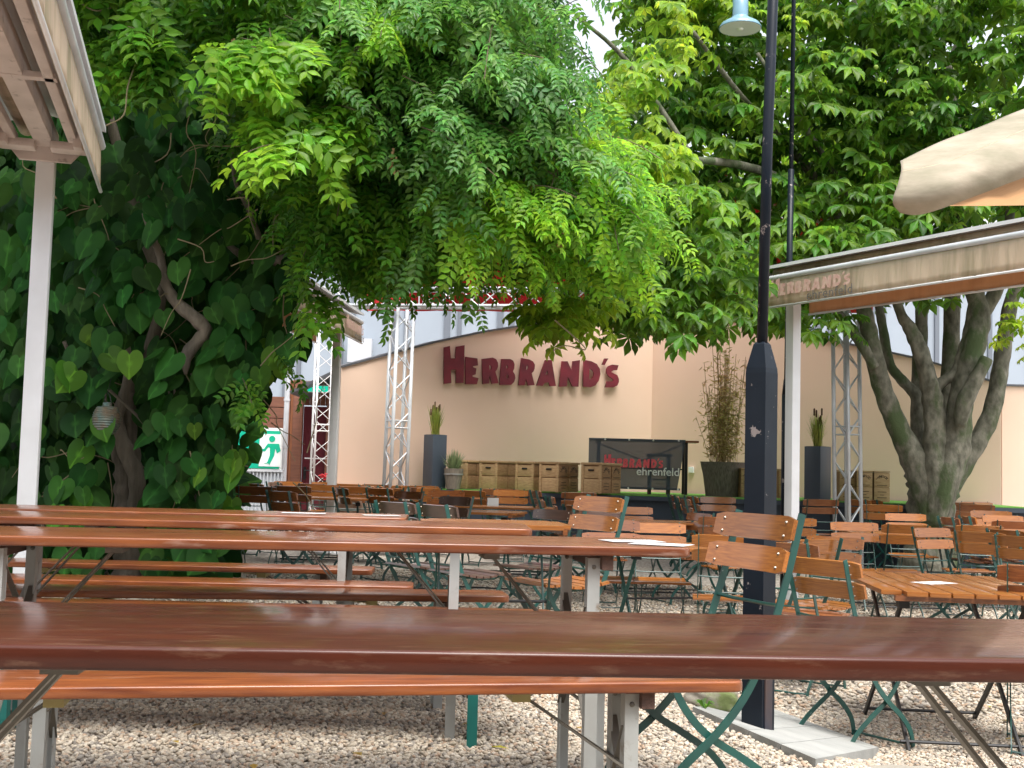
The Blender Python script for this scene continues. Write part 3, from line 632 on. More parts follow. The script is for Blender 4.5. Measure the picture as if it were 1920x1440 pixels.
# ------------------------------------------------------------------ stage, back wall, roof
WL = Vector((-2.5, 17.5, 0)); WC = Vector((2.4, 20.5, 0)); WR = Vector((7.15, 17.5, 0))
ARCH = {'L': [(0, 2.45), (.12, 2.68), (.25, 2.92), (.4, 3.16), (.55, 3.36), (.7, 3.53), (.85, 3.66), (1, 3.75)],
        'R': [(0, 3.75), (.15, 3.68), (.35, 3.52), (.53, 3.22), (.68, 3.02), (.8, 2.85), (.9, 2.66), (1, 2.45)]}
def wallpanel(P, Q, arch, name, label, group=None):
    d = (Q-P); Ln = d.length; d.normalize(); n = Vector((d.y, -d.x, 0)); n = n if n.y < 0 else -n
    ang = math.atan2(d.y, d.x); root = empty(name, (P.x, P.y, -.15), ang, label, 'wall', group)
    pl = [(0, 0)]+[(t*Ln, z+.15) for t, z in arch]+[(Ln, 0)]
    w = MB(); nn = len(pl); w.add([(x, 0, z) for x, z in pl]+[(x, .25, z) for x, z in pl], [tuple(range(nn)), tuple(range(2*nn-1, nn-1, -1))]+[(i, (i+1) % nn, nn+(i+1) % nn, nn+i) for i in range(nn)])
    w.build('wall_face', m_stucco, root)
    c = MB()
    for (t0, z0), (t1, z1) in zip(arch[:-1], arch[1:]): c.bar((t0*Ln, .125, z0+.165), (t1*Ln+.01, .125, z1+.165), .31, .03)
    c.build('wall_cap', m_cap, root)
    return root
GW = 'stage back wall panels'
wallpanel(WL, WC+(WC-WL).normalized()*.12, [(t, z) for t, z in ARCH['L']], 'stage_wall', 'left half of the arched beige stucco stage wall, carrying the maroon letters', GW)
wallpanel(WC+Vector((.002, 0, 0)), WR, ARCH['R'], 'stage_wall', 'right half of the arched beige stucco stage wall, behind the bamboo and the right truss', GW)
wallpanel(WR+Vector((.02, .01, 0)), Vector((15, 17.2, 0)), [(0, 2.44), (1, 2.44)], 'garden_wall', 'low beige stucco wall with dark cap right of the chestnut trunk')
dL = (WC-WL).normalized(); nL = Vector((dL.y, -dL.x, 0))
sg = empty('wall_sign', WL+dL*1.9+nL*.06+Vector((0, 0, 2.0)), math.atan2(dL.y, dL.x), 'large maroon cut-out letters mounted on the beige stage wall', 'sign')
inv = (Matrix.Translation(sg.location) @ Matrix.Rotation(sg.rotation_euler.z, 4, 'Z')).inverted()
for k, polys in SIGN:
    pp = []
    for pl in polys:
        q = [];
        for (x, y) in pl:
            w = inv @ on_plane(x, y, WL+nL*.06, nL); q.append((w.x, w.z))
        pp.append(q)
    o = curve_obj('letter', pp, .012, m_maroon, sg); o.rotation_euler.x = R(90)
# stage body
SE = [Vector((-1.35, 17.75, 0)), Vector((5.4, 15.45, 0))]   # front edge
sb = MB(); base = [(-1.35, 17.75), (6.6, 15.05), (6.9, 17.55), (2.4, 20.40), (-1.3, 18.15)]
ZS = .72
sb.extr(base, -.15, ZS-.07); st = empty('stage', (0, 0, 0), 0, 'low dark blue stage platform with green turf covering in front of the beige wall', 'stage')
sb.build('platform', m_stageblue, st)
de = (Vector((6.6, 15.05, 0))-Vector((-1.35, 17.75, 0))).normalized(); ne = Vector((de.y, -de.x, 0))
e = MB(); o2 = [(p[0], p[1]) for p in base]; o2[0] = (-1.40, 17.70); o2[1] = (6.62, 14.98); e.extr(o2, ZS-.07, ZS-.012); e.build('edge_board', m_planter, st)
e = MB(); o2[0] = (-1.38, 17.72); o2[1] = (6.6, 15.01); e.extr(o2, ZS-.012, ZS); e.build('turf_cover', m_carpet, st)
e = MB()
for i in range(9):
    p = Vector((-1.35, 17.75, 0))+de*(i*.95+.2)+ne*.006; e.box((p.x, p.y, .26), (.02, .006, .7), rz=math.atan2(de.y, de.x))
e.each('front_joint', m_black, st)
rk = at(1685, 975, 15.0)
def rock(x, y, z, sx, sy, sz, lb, rz=0, grp=None, m=m_rock):
    bm = bmesh.new(); bmesh.ops.create_icosphere(bm, subdivisions=4, radius=1)
    k = x*3.1+y
    for v in bm.verts:
        c = v.co; c.x = math.copysign(abs(c.x)**.6, c.x); c.y = math.copysign(abs(c.y)**.6, c.y); c.z = math.copysign(abs(c.z)**.55, c.z)
        n = math.sin(c.x*3+k)*math.sin(c.y*4-k)*.1+math.sin(c.z*6+c.x*7+k)*.06+math.sin(c.x*15+c.y*13)*.02
        v.co = Vector((c.x*sx, c.y*sy, c.z*sz))*(1+n)
    me = bpy.data.meshes.new('rock'); bm.to_mesh(me); bm.free(); me.materials.append(m); me.polygons.foreach_set('use_smooth', [True]*len(me.polygons))
    o = bpy.data.objects.new('rock', me); col.objects.link(o); o.location = (x, y, z); o.rotation_euler.z = rz; tag(o, lb, 'rock', grp); return o
rock(5.35, 15.05, .26, .33, .12, .30, 'mossy grey stone block at the stage front left of the trunk')

# red tent roof (vault) on a horizontal truss
def truss(name, p0, p1, w, mats, label, group, roll=0, r=.025, pitch=.27):
    p0 = Vector(p0); p1 = Vector(p1); d = p1-p0; Ln = d.length
    root = empty(name, p0, 0, label, 'truss', group); root.rotation_mode = 'QUATERNION'; root.rotation_quaternion = d.to_track_quat('Z', 'Y') @ Matrix.Rotation(roll, 3, 'Z').to_quaternion()
    h = w/2-r; cs = [(-h, -h), (h, -h), (h, h), (-h, h)]
    for c in cs: MB().tube([(c[0], c[1], 0), (c[0], c[1], Ln)], r, 10).build('chord', mats, root, smooth=True)
    l = MB(); n = int(Ln/pitch)
    for k in range(4):
        a, b_ = Vector((*cs[k], 0)), Vector((*cs[(k+1) % 4], 0))
        for i in range(n):
            q0, q1 = (a, b_) if (i+k) % 2 else (b_, a); z0 = i*pitch+.02; l.tube([q0+Vector((0, 0, z0)), q1+Vector((0, 0, z0+pitch-.03))], r*.38, 6)
    l.build('lattice', mats, root)
    rg = MB(); z = 0
    while z < Ln:
        for k in range(4):
            a, b_ = Vector((*cs[k], z+.01)), Vector((*cs[(k+1) % 4], z+.01)); rg.tube([a, b_], r*.38, 6); rg.tube([a+Vector((0, 0, -.1)), b_+Vector((0, 0, -.1))], r*.38, 6) if z > .5 else None
        z += 2.0 if z else 1.75
    rg.build('ring', mats, root)
    return root
GTR = 'square aluminium roof trusses'
xl = gx(741, 16.7, 1); tl = truss('truss_tower', (xl, 16.7, gz(xl, 16.7)), (xl+.03, 16.7, 3.3), .29, m_trussm, 'left upright aluminium lattice truss in front of the beige wall', GTR, R(28))
xr = gx(1592, 14.75, 1); tr_ = truss('truss_tower', (xr, 14.75, gz(xr, 14.75)), (xr-.06, 14.75, 3.45), .27, m_trussm, 'right upright aluminium lattice truss left of the chestnut trunk', GTR, R(34))
truss('truss_beam', (-4.9, 17.1, 3.36), (4.1, 15.6, 3.36), .29, m_trussm, 'horizontal aluminium truss beam below the red tent roof', GTR, 0, pitch=.3)
x3 = gx(602, 18.9, 1); truss('truss_tower', (x3, 18.9, gz(x3, 18.9)), (x3, 18.9, 3.2), .30, m_trussw, 'white painted lattice truss in front of the dark red door', GTR, R(20), r=.016, pitch=.26)
rf = MB(); nu, nv = 24, 8
for j in range(nv+1):
    for i in range(nu+1):
        u = i/nu; v = j/nv; x = -1.6+u*6.8; y = 16.9+v*1.5-(u*1.2); z = 3.7+1.55*math.sin(math.pi*min(1, max(0, u)))**.8+.25*v+.05*math.sin(u*30)*math.sin(v*6)
        rf.v.append((x, y, z))
rf.f = [(j*(nu+1)+i, j*(nu+1)+i+1, (j+1)*(nu+1)+i+1, (j+1)*(nu+1)+i) for j in range(nv) for i in range(nu)]; rf.m = [0]*len(rf.f)
tn = empty('tent_roof', (0, 0, 0), 0, 'red fabric tent roof above the stage, glimpsed through the leaves', 'tent roof'); rf.build('roof_cloth', m_redroof, tn, smooth=True)
cu_ = MB(); nu = 40
for i in range(nu+1):
    u = i/nu; x = -2.3+u*7.5; y = 18.42-u*1.2+.05*math.sin(u*70)
    for j in range(4): t = j/3; zt2 = 3.93+1.55*math.sin(math.pi*min(1, max(0, u)))**.8; cu_.v.append((x, y, zt2+(3.42-zt2)*t))
cu_.f = [(i*4+j, i*4+j+1, (i+1)*4+j+1, (i+1)*4+j) for i in range(nu) for j in range(3)]; cu_.m = [0]*len(cu_.f); cu_.build('rear_curtain', m_redroof, tn, smooth=True)
b_ = MB()
for v in (0, .35, .7, 1):
    pts = []
    for i in range(13): u = i/12; pts.append((-1.6+u*6.8, 16.9+v*1.5-u*1.2, 3.67+1.55*math.sin(math.pi*u)**.8+.25*v))
    b_.tube(pts, .03, 8)
b_.build('roof_bow', m_trussm, tn, smooth=True)

# building added out of view behind the viewer, to block skylight and darken reflections
tv = empty('unseen_light_blocker', (0, -6, 0), 0, 'brown brick building added unseen behind the viewer to block light from the rear', 'building')
m_brick = M('brown_brick', (.16, .09, .06), .85, c2=(.1, .06, .045), ns=6)
MB().box((0, 0, 2.4), (34, .5, 5)).build('wall', m_brick, tv)
w = MB(); gl = MB()
for i in range(9):
    for z in (1.6,): w.box((-13+i*3.2, .26, z), (1.3, .06, 1.8)); gl.box((-13+i*3.2, .30, z), (1.1, .02, 1.6))
w.each('window_frame', m_white, tv); gl.each('window_pane', M('dark_glass', (.03, .04, .05), .08), tv)
MB().box((0, .1, 4.95), (34.6, 1.0, .16)).build('eaves', m_cap, tv)

# hall behind
hl = empty('hall_building', (0, 25, 0), 0, 'long grey-blue clad hall behind the stage wall', 'building')
w = MB().box((4, .5, 3.1), (34, .6, 6.6)); w.build('wall', m_hall, hl)
r_ = MB(); x = -12.6
while x < 20.5:
    r_.box((x, .18, 3.1), (.13, .06, 6.5)); r_.box((x+.26, .18, 3.1), (.09, .06, 6.5)); x += 1.12
r_.each('cladding_joint', m_halld, hl)
MB().box((4, .05, 6.45), (34.3, .5, .2)).build('gutter', m_alu, hl)
MB().box((-5.6, -.0, 1.55), (1.3, .3, .9)).box((-3.2, -.0, 3.45), (.5, .2, .5)).build('service_box', m_alu, hl)

# ------------------------------------------------------------------ left corner: shed, door, exit signs, fence
gs = gz(-4, 20)
shd = empty('timber_shed', (-4.4, 21, gs), 0, 'red-brown plank shed left of the stage wall with a dark red steel door', 'shed')
inv = Matrix.Translation(Vector((4.4, -21, -gs)))
def sl_(px, py, Y=21): return inv @ at(px, py, Y)
a = sl_(380, 745); b_ = sl_(536, 745)
w = MB(); zt_ = sl_(480, 742).z
for i in range(12):
    h = zt_/12; w.bbox(((a.x+b_.x)/2, .06, h*(i+.5)), (b_.x-a.x, .06, h-.012), .006)
w.build('wall', m_shed, shd)
MB().box(((a.x+b_.x)/2, .13, zt_/2), (b_.x-a.x, .05, zt_)).build('wall_backing', m_grooveg, shd)
c = sl_(540, 700); d = sl_(563, 700); f_ = sl_(620, 735)
w = MB()
for i in range(3):
    wd_ = (d.x-c.x)/3; w.bbox((c.x+wd_*(i+.5), .02, 1.3), (wd_-.01, .08, 2.6), .008)
w.build('timber_post', m_shedp, shd)
dz = sl_(585, 762).z; dx0, dx1 = sl_(566, 850).x, sl_(612, 850).x
dr = MB().bbox(((dx0+dx1)/2, .06, dz/2), (dx1-dx0, .05, dz), .006).build('door', m_door, shd)
MB().tube([(dx0+.06, -.03, 1.03), (dx0+.2, -.03, 1.03)], .012, 8).box((dx0+.06, .02, .98), (.045, .03, .22)).build('handle', m_black, dr)
MB().tube([(dx0+.06, -.05, 1.24), (dx1+.3, -.05, 1.24)], .012, 8).build('bar', m_trussw, dr)
w = MB(); n = 6
for i in range(n): ww = (f_.x-d.x)/n; w.bbox((d.x+ww*(i+.5), .05, dz+(2.6-dz)/2+.01), (ww-.008, .05, 2.58-dz), .004)
w.build('upper_boarding', m_shed, shd)
for xx in (dx0-.09, dx1+.07): MB().bbox((xx, .0, 1.3), (.17, .12, 2.6), .008).build('door_frame', m_shed, shd)
# small dark pent roof over the door
q = [sl_(575, 742, 20.4), sl_(622, 700, 20.4)]
MB().bar(sl_(560, 742, 20.3), sl_(640, 704, 20.3), 1.6, .05, (0, 0, 1)).build('door_roof', m_cap, shd)
dp = at(536, 800, 20.4); o = MB(); o.tube([(0, 0, 0), (0, 0, 3.6)], .045, 10)
for z in (.6, 1.4, 2.2, 3): o.lathe([(.055, z), (.055, z+.04)], seg=10)
o = o.build('downpipe', m_alu, auto=40); o.location = (dp.x, 20.4, gs); tag(o, 'grey downpipe beside the big green exit sign', 'pipe')
# big exit sign board, mounted on the fence line
p0 = at(432, 803, 20.2); p1 = at(527, 882, 20.2); sw_ = p1.x-p0.x+.55; shh = p0.z-p1.z
xs_ = at(392, 840, 20.2).x; es = empty('exit_sign', ((xs_+p1.x)/2, 20.2, (p0.z+p1.z)/2+.01), 0, 'large green and white emergency exit board with running figure', 'sign')
bw = p1.x-xs_
MB().bbox((0, .03, 0), (bw, .03, shh+.03), .004).build('board', m_signw, es)
MB().box((-.02, .008, -.01), (bw-.04, .006, shh-.05)).build('green_field', m_signg, es)
rx = bw/2-.34; MB().box((rx+.14, .002, -.02), (.36, .005, shh-.14)).build('door_panel', m_signw, es)
fg = MB(); cx = rx+.17
fg.lathe([(.001, 0), (.052, 0), (.052, .006), (.001, .006)], (0, 0, 0), 20)
hd = fg.build('figure_head', m_signg, es); hd.rotation_euler.x = R(90); hd.location = (cx-.0, -.001, shh/2-.17)
zz = shh/2-.25
body = [(cx-.07, zz), (cx+.12, zz), (cx+.15, zz-.12), (cx+.09, zz-.16), (cx+.06, zz-.08), (cx+.045, zz-.2), (cx-.03, zz-.36), (cx-.05, shh*-.5+.1), (cx-.13, -shh*.5+.1), (cx-.07, zz-.32), (cx-.03, zz-.2), (cx-.03, zz-.07), (cx-.06, zz-.06), (cx-.11, zz-.13), (cx-.2, zz-.13), (cx-.2, zz-.09), (cx-.13, zz-.09)]
o = curve_obj('figure_body', [body], .002, m_signg, es); o.rotation_euler.x = R(90); o.location.y = -.003
# small illuminated exit sign above the door
lp_ = at(596, 729, 19.9); e2 = empty('exit_light', lp_, 0, 'small green emergency exit light with arrow above the dark red door', 'sign')
m_exl = bpy.data.materials.new('lit_exit_green'); m_exl.use_nodes = True; bb = m_exl.node_tree.nodes['Principled BSDF']; bb.inputs['Base Color'].default_value = (0, .3, .2, 1); bb.inputs['Emission Color'].default_value = (0, .5, .33, 1); bb.inputs['Emission Strength'].default_value = .5
MB().bbox((0, .03, 0), (.36, .06, .115), .006).build('housing', m_signw, e2); MB().box((0, -.004, 0), (.335, .006, .09)).build('face', m_exl, e2)
o = curve_obj('arrow', [[(.10, .035), (.112, .035), (.112, -.005), (.13, -.005), (.106, -.035), (.082, -.005), (.10, -.005)]], .001, m_signw, e2); o.rotation_euler.x = R(90); o.location.y = -.009
o = curve_obj('figure', [[(-.09, .035), (-.045, .035), (-.045, .01), (-.06, 0), (-.045, -.035), (-.06, -.035), (-.075, -.01), (-.09, -.035), (-.105, -.03), (-.09, 0)]], .001, m_signw, e2); o.rotation_euler.x = R(90); o.location.y = -.009
MB().tube([(0, .1, .06), (0, .3, .14)], .02, 8).bbox((.0, .14, .1), (.52, .25, .05), .02).build('bracket', m_cap, e2)
# corrugated fence
fx0 = at(330, 900, 20.0).x; fx1 = at(530, 900, 20.0).x; ft = at(480, 884, 20.0).z
fn = MB(); n = 60; pts = []
for i in range(n*4+1):
    x = fx0+(fx1-fx0)*i/(n*4); pts.append((x, 20.0+(.035 if (i % 8) < 4 else 0)))
fn.add([(x, y, gs) for x, y in pts]+[(x, y, ft) for x, y in pts], [(i, i+1, len(pts)+i+1, len(pts)+i) for i in range(len(pts)-1)])
fr = empty('metal_fence', (0, 0, 0), 0, 'grey corrugated metal fence below the big green exit board', 'fence'); fn.build('corrugated_sheet', m_fence, fr); MB().box(((fx0+fx1)/2, 20.02, ft+.02), (fx1-fx0, .07, .04)).build('top_rail', m_alu, fr)
# potted red geranium
gp = at(607, 893, 18.4); ge = empty('geranium', (gp.x, 18.4, gz(gp.x, 18.4)), 0, 'red geranium in front of the white lattice truss', 'flower')
hgt = gp.z-gz(gp.x, 18.4); MB().lathe([(.13, 0), (.17, .35), (.17, .37), (.15, .36)], seg=16).build('pot', M('clay_pot', (.3, .11, .06), .8), ge, auto=40)
fl = MB()
for i in range(26):
    a = Vector((random.gauss(0, .03), random.gauss(0, .03), hgt+random.gauss(0, .03))); fl.lathe([(.001, -.012), (.016, 0), (.001, .012)], a, 6)
fl.build('blossom', M('red_petal', (.65, .02, .03), .6), ge)
st_ = MB()
for i in range(7):
    st_.tube([(0, 0, .3), (random.gauss(0, .04), random.gauss(0, .03), hgt*.7), (random.gauss(0, .03), 0, hgt)], .006, 5)
st_.each('stem', m_stem, ge)

# ------------------------------------------------------------------ leaf machinery
def tri_mesh(name, V, Fc, mat, parent=None):
    me = bpy.data.meshes.new(name); me.vertices.add(len(V)); me.vertices.foreach_set('co', V.astype(np.float32).ravel())
    n = len(Fc); me.loops.add(n*3); me.loops.foreach_set('vertex_index', Fc.astype(np.int32).ravel())
    me.polygons.add(n); me.polygons.foreach_set('loop_start', np.arange(n, dtype=np.int32)*3); me.update(calc_edges=True); me.materials.append(mat)
    if mat.name.find('pipevine') >= 0:
        kk = len(HRIB)
        if len(V) % kk == 0: me.attributes.new('rib', 'FLOAT', 'POINT').data.foreach_set('value', np.tile(HRIB, len(V)//kk))
    o = bpy.data.objects.new(name, me); col.objects.link(o)
    if parent is not None: o.parent = parent
    return o
def norm(a): return a/np.maximum(np.linalg.norm(a, axis=-1, keepdims=True), 1e-9)
def leaves(tv, tf, pos, ax, nm, sc):
    ax = norm(ax); nm = norm(nm-ax*(nm*ax).sum(1, keepdims=True)); sd_ = np.cross(nm, ax)
    V = pos[:, None, :]+sc[:, None, None]*(tv[None, :, 0:1]*ax[:, None, :]+tv[None, :, 1:2]*sd_[:, None, :]+tv[None, :, 2:3]*nm[:, None, :])
    n, k = len(pos), len(tv); Fc = tf[None]+(np.arange(n)*k)[:, None, None]
    return V.reshape(-1, 3), Fc.reshape(-1, 3)
def leaflet(p, ang, l, w, droop=0, wide=.5, fold=.12, b0=.36, e0=.27):
    # pointed blade with a folded midrib, 7 verts
    c, s = math.cos(ang), math.sin(ang); pts = [(0, 0, 0), (wide*.5*l, w*b0, fold*w), (wide*l, w*.5, fold*w), (l*(wide+1)/2, w*e0, fold*w*.5), (l, 0, -droop), (l*(wide+1)/2, -w*e0, fold*w*.5), (wide*l, -w*.5, fold*w), (wide*.5*l, -w*b0, fold*w), (wide*l, 0, -droop*.3)]
    V = [(p[0]+x*c-y*s, p[1]+x*s+y*c, p[2]+z-droop*(x/l)**2*.4) for x, y, z in pts]
    Fc = [(0, 1, 8), (1, 2, 8), (2, 3, 8), (3, 4, 8), (4, 5, 8), (5, 6, 8), (6, 7, 8), (7, 0, 8)]; return V, Fc
def comb(parts):
    V = []; Fc = []
    for v, f in parts: n = len(V); V += v; Fc += [tuple(i+n for i in q) for q in f]
    return np.array(V, float), np.array(Fc, int)
def wisteria_leaf(n=5, l0=.31, w0=.145):
    P = []
    for i in range(n):
        t = .14+.72*i/(n-1); z = -.32*t*t
        for s in (-1, 1): P.append(leaflet((t, 0, z), s*R(62-12*t), l0-.05*abs(t-.5), w0, .05))
    P.append(leaflet((.9, 0, -.26), 0, .28, .12, .08)); V, Fc = comb(P); n0 = len(V)
    st = [(0, .006, 0), (0, -.006, 0), (.5, .005, -.08), (.5, -.005, -.08), (.92, .004, -.27), (.92, -.004, -.27)]
    V = np.vstack([V, st]); Fc = np.vstack([Fc, [(n0, n0+1, n0+2), (n0+1, n0+3, n0+2), (n0+2, n0+3, n0+4), (n0+3, n0+5, n0+4)]]); return V, Fc
def chestnut_leaf():
    P = []
    for k, a in enumerate((-118, -78, -38, 0, 38, 78, 118)):
        l = (.34, .43, .5, .54, .5, .43, .34)[k]; P.append(leaflet((0, 0, 0), R(a), l, l*.44, .10+.03*abs(k-3), .68, .15, .2, .37))
    V, Fc = comb(P); n0 = len(V); V = np.vstack([V, [(-.45, .006, .12), (-.45, -.006, .12), (0, .007, 0), (0, -.007, 0)]]); Fc = np.vstack([Fc, [(n0, n0+1, n0+2), (n0+1, n0+3, n0+2)]]); return V, Fc
def heart_leaf():
    out = [(0.06, 0), (-.10, .12), (-.13, .26), (-.06, .39), (.1, .47), (.3, .49), (.52, .42), (.72, .28), (.88, .12), (1, 0)]
    pts = [(x, y, -.10*(y/.5)**2-.12*max(0, x-.4)**2) for x, y in out]; full = pts+[(x, -y, z) for x, y, z in pts[-2:0:-1]]
    n = len(full); mid = [(x+(.42-x)*.42, y*.58, z*.45+.015*math.sin(x*9)+.012) for x, y, z in full]
    V = full+mid+[(.42, 0, -.02)]; c = len(V)-1; Fc = []
    for i in range(n): k = (i+1) % n; Fc += [(i, k, n+k), (i, n+k, n+i), (n+i, n+k, c)]
    return np.array(V), np.array(Fc)
HRIB = None
HV, HF = heart_leaf(); HRIB = np.array([1. if (abs(v[1]) < 1e-6) else 0. for v in HV], np.float32)
WV, WF = wisteria_leaf(); WV2, WF2 = wisteria_leaf(4, .40, .19); CV, CF = chestnut_leaf()
def inpoly(px, py, poly):
    c = np.zeros(len(px), bool); n = len(poly)
    for i in range(n):
        x0, y0 = poly[i]; x1, y1 = poly[(i+1) % n]
        k = ((y0 > py) != (y1 > py)) & (px < (x1-x0)*(py-y0)/((y1-y0)+1e-9)+x0); c ^= k
    return c
def samp(poly, n):
    a = np.array(poly); lo = a.min(0); hi = a.max(0); X = []; Y = []
    while sum(map(len, X)) < n:
        px = rng.uniform(lo[0], hi[0], n); py = rng.uniform(lo[1], hi[1], n); k = inpoly(px, py, poly); X.append(px[k]); Y.append(py[k])
    return np.concatenate(X)[:n], np.concatenate(Y)[:n]
fw, rt, upn = np.array(fwd), np.array(right), np.array(up)
def world(px, py, Y):
    d = fw+np.outer((px-960)/F, rt)+np.outer((720-py)/F, upn); return np.array(CAM)+d*(Y/d[:, 1])[:, None]

m_wist = leafmat('wisteria_leaf', (.042, .135, .014), (.085, .22, .016), .4, .45, spec=.25)
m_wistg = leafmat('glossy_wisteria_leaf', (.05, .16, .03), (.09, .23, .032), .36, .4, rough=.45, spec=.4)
m_wisty = leafmat('fresh_sunlit_wisteria_leaf', (.10, .25, .02), (.16, .33, .022), .48, .35, spec=.25)  # new growth, with sunlit and backlit brightness put into the leaf colour
m_heart = leafmat('pipevine_leaf', (.011, .048, .009), (.021, .078, .012), .25, .45, rough=.6, spec=.12)
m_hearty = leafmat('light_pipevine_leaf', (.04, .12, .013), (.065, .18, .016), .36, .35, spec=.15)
m_chest = leafmat('chestnut_leaf', (.042, .125, .012), (.09, .20, .016), .4, .45, spec=.25)
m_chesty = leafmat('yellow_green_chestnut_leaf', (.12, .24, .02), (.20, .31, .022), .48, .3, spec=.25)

# ---- wisteria: branchlets that droop, compound leaves along them
wv = empty('wisteria', (gx(238, 10.3, .5), 10.3, gz(-3.2, 10.3)), 0, 'huge wisteria climber with feathery leaves spilling across the upper left half', 'climber')
def topar(o, root):     # keep world placement under the root
    o.parent = root; o.matrix_parent_inverse = (Matrix.Translation(root.location) @ Matrix.Rotation(root.rotation_euler.z, 4, 'Z')).inverted()
HOLES = [(1108, 62, 92, 92), (1052, 10, 40, 60), (1205, 330, 24, 22), (1330, 250, 26, 22), (1480, 200, 24, 20), (1620, 110, 26, 22), (1740, 160, 24, 20), (1850, 60, 30, 24), (1045, 205, 40, 30), (630, 600, 62, 50), (840, 545, 62, 32), (960, 520, 50, 28), (700, 560, 36, 20), (760, 520, 30, 18)]
def nothole(px, py, m=1.0):
    k = np.ones(len(px), bool)
    for a, b_, c, d in HOLES: k &= ((px-a)/(c*m))**2+((py-b_)/(d*m))**2 > 1
    return k
def drooping(poly, n, Y0, Y1, drift, L0, L1, sc, nl=7, bulge=None, down=1.0):
    m_ = max(1, n//6); px, py = samp(poly, m_); Y = rng.uniform(Y0, Y1, m_); i_ = rng.integers(0, m_, n)
    px = px[i_]+rng.normal(0, 24, n); py = py[i_]+rng.normal(0, 17, n); Y = Y[i_]+rng.normal(0, .12, n)
    k = nothole(px, py); px, py, Y = px[k], py[k], Y[k]; n = len(px)
    if bulge: cx, cy, rx_, ry_, amt = bulge; Y -= amt*np.clip(1-((px-cx)/rx_)**2-((py-cy)/ry_)**2, 0, 1)
    P = world(px, py, Y); d = norm(np.stack([drift[0]+rng.normal(0, .45, n), drift[1]+rng.normal(0, .45, n), -down*.35+rng.normal(0, .3, n)], 1)); Ls = rng.uniform(L0, L1, n)
    A, B_2, C_2, S_2 = [], [], [], []; stems = []
    for j in range(nl):
        t = (j+.5)/nl; q = P+d*(Ls*t)[:, None]; q[:, 2] -= (Ls*t)**2*.6*down
        side = np.cross(d, [0, 0, 1]); side = norm(side)*(1 if j % 2 else -1)
        ax = side*.8+d*.6+rng.normal(0, .25, (n, 3)); ax[:, 2] -= .45+.5*down*t
        nm = np.stack([rng.normal(0, .45, n), -.55+rng.normal(0, .4, n), .9+rng.normal(0, .25, n)], 1)
        A.append(q); B_2.append(ax); C_2.append(nm); S_2.append(rng.uniform(.75, 1.2, n)*sc)
    for i in range(0, n, 3):
        pts = [P[i]+d[i]*Ls[i]*t-np.array([0, 0, (Ls[i]*t)**2*.6*down]) for t in (0, .3, .65, 1)]; stems.append(pts)
    return np.concatenate(A), np.concatenate(B_2), np.concatenate(C_2), np.concatenate(S_2), stems
allst = []
def wlayer(mat, *a, big=0, **k):
    A, B2, C2, S2, stt = drooping(*a, **k); allst.extend(stt); V, Fc = leaves(*((WV2, WF2) if big else (WV, WF)), A, B2, C2, S2); topar(tri_mesh('foliage', V, Fc, mat), wv)
# upper dark curtain (behind), main body, glossy shoulder, fresh tips with sunlit brightness painted in
wlayer(m_wist, [(400, -70), (1010, -70), (1050, 150), (1140, 300), (1080, 380), (960, 345), (720, 350), (620, 370), (540, 300), (440, 220), (400, 60)], 660, 9.6, 11.4, (.1, -.2), .35, .7, .25)
wlayer(m_wist, [(130, -120), (700, -120), (700, 260), (600, 330), (500, 260), (420, 160), (380, 0)], 150, 8.3, 9.3, (.0, -.5), .25, .5, .25, big=1)
wlayer(m_wistg, [(600, -150), (990, -150), (1030, 100), (1090, 230), (1020, 340), (880, 260), (700, 170), (620, 0)], 400, 8.4, 9.6, (.55, -.35), .3, .65, .225, bulge=(800, 100, 350, 300, .5))
wlayer(m_wistg, [(600, 100), (800, 170), (960, 250), (1050, 340), (1000, 390), (850, 380), (700, 310), (600, 240)], 190, 8.4, 9.4, (.5, -.35), .3, .65, .225)
wlayer(m_wist, [(560, 260), (900, 360), (1060, 360), (1020, 395), (900, 395), (830, 400), (720, 425), (650, 440), (610, 390)], 380, 8.9, 10.3, (.25, -.15), .3, .55, .25)
wlayer(m_wist, [(200, -60), (370, -60), (350, 70), (270, 100), (205, 60)], 42, 8.4, 9.2, (.0, -.5), .25, .5, .29, big=1)
wlayer(m_wist, [(100, -20), (160, -20), (160, 90), (110, 70)], 7, 8.4, 9.0, (.0, -.5), .25, .4, .29, big=1)
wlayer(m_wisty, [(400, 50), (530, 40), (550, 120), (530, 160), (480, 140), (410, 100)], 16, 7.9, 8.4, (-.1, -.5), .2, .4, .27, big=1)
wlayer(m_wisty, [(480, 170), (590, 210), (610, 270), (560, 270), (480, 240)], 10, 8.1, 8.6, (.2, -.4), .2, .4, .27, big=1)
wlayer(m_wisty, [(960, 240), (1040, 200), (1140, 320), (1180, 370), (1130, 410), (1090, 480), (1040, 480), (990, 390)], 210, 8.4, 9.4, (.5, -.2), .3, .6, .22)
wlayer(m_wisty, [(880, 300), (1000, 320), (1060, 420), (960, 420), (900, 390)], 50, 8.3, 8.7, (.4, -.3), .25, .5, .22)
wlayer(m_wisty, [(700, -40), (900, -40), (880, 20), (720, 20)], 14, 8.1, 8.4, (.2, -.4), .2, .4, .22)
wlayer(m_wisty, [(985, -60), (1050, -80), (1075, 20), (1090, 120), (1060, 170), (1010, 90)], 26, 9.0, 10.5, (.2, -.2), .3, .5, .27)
wlayer(m_wist, [(545, 560), (590, 545), (620, 580), (590, 600), (560, 610)], 3, 9.0, 9.4, (.2, -.2), .25, .4, .25, big=1)
wlayer(m_wist, [(470, 660), (540, 650), (560, 670), (530, 690), (480, 690)], 2, 9.0, 9.4, (.4, -.2), .25, .4, .25)
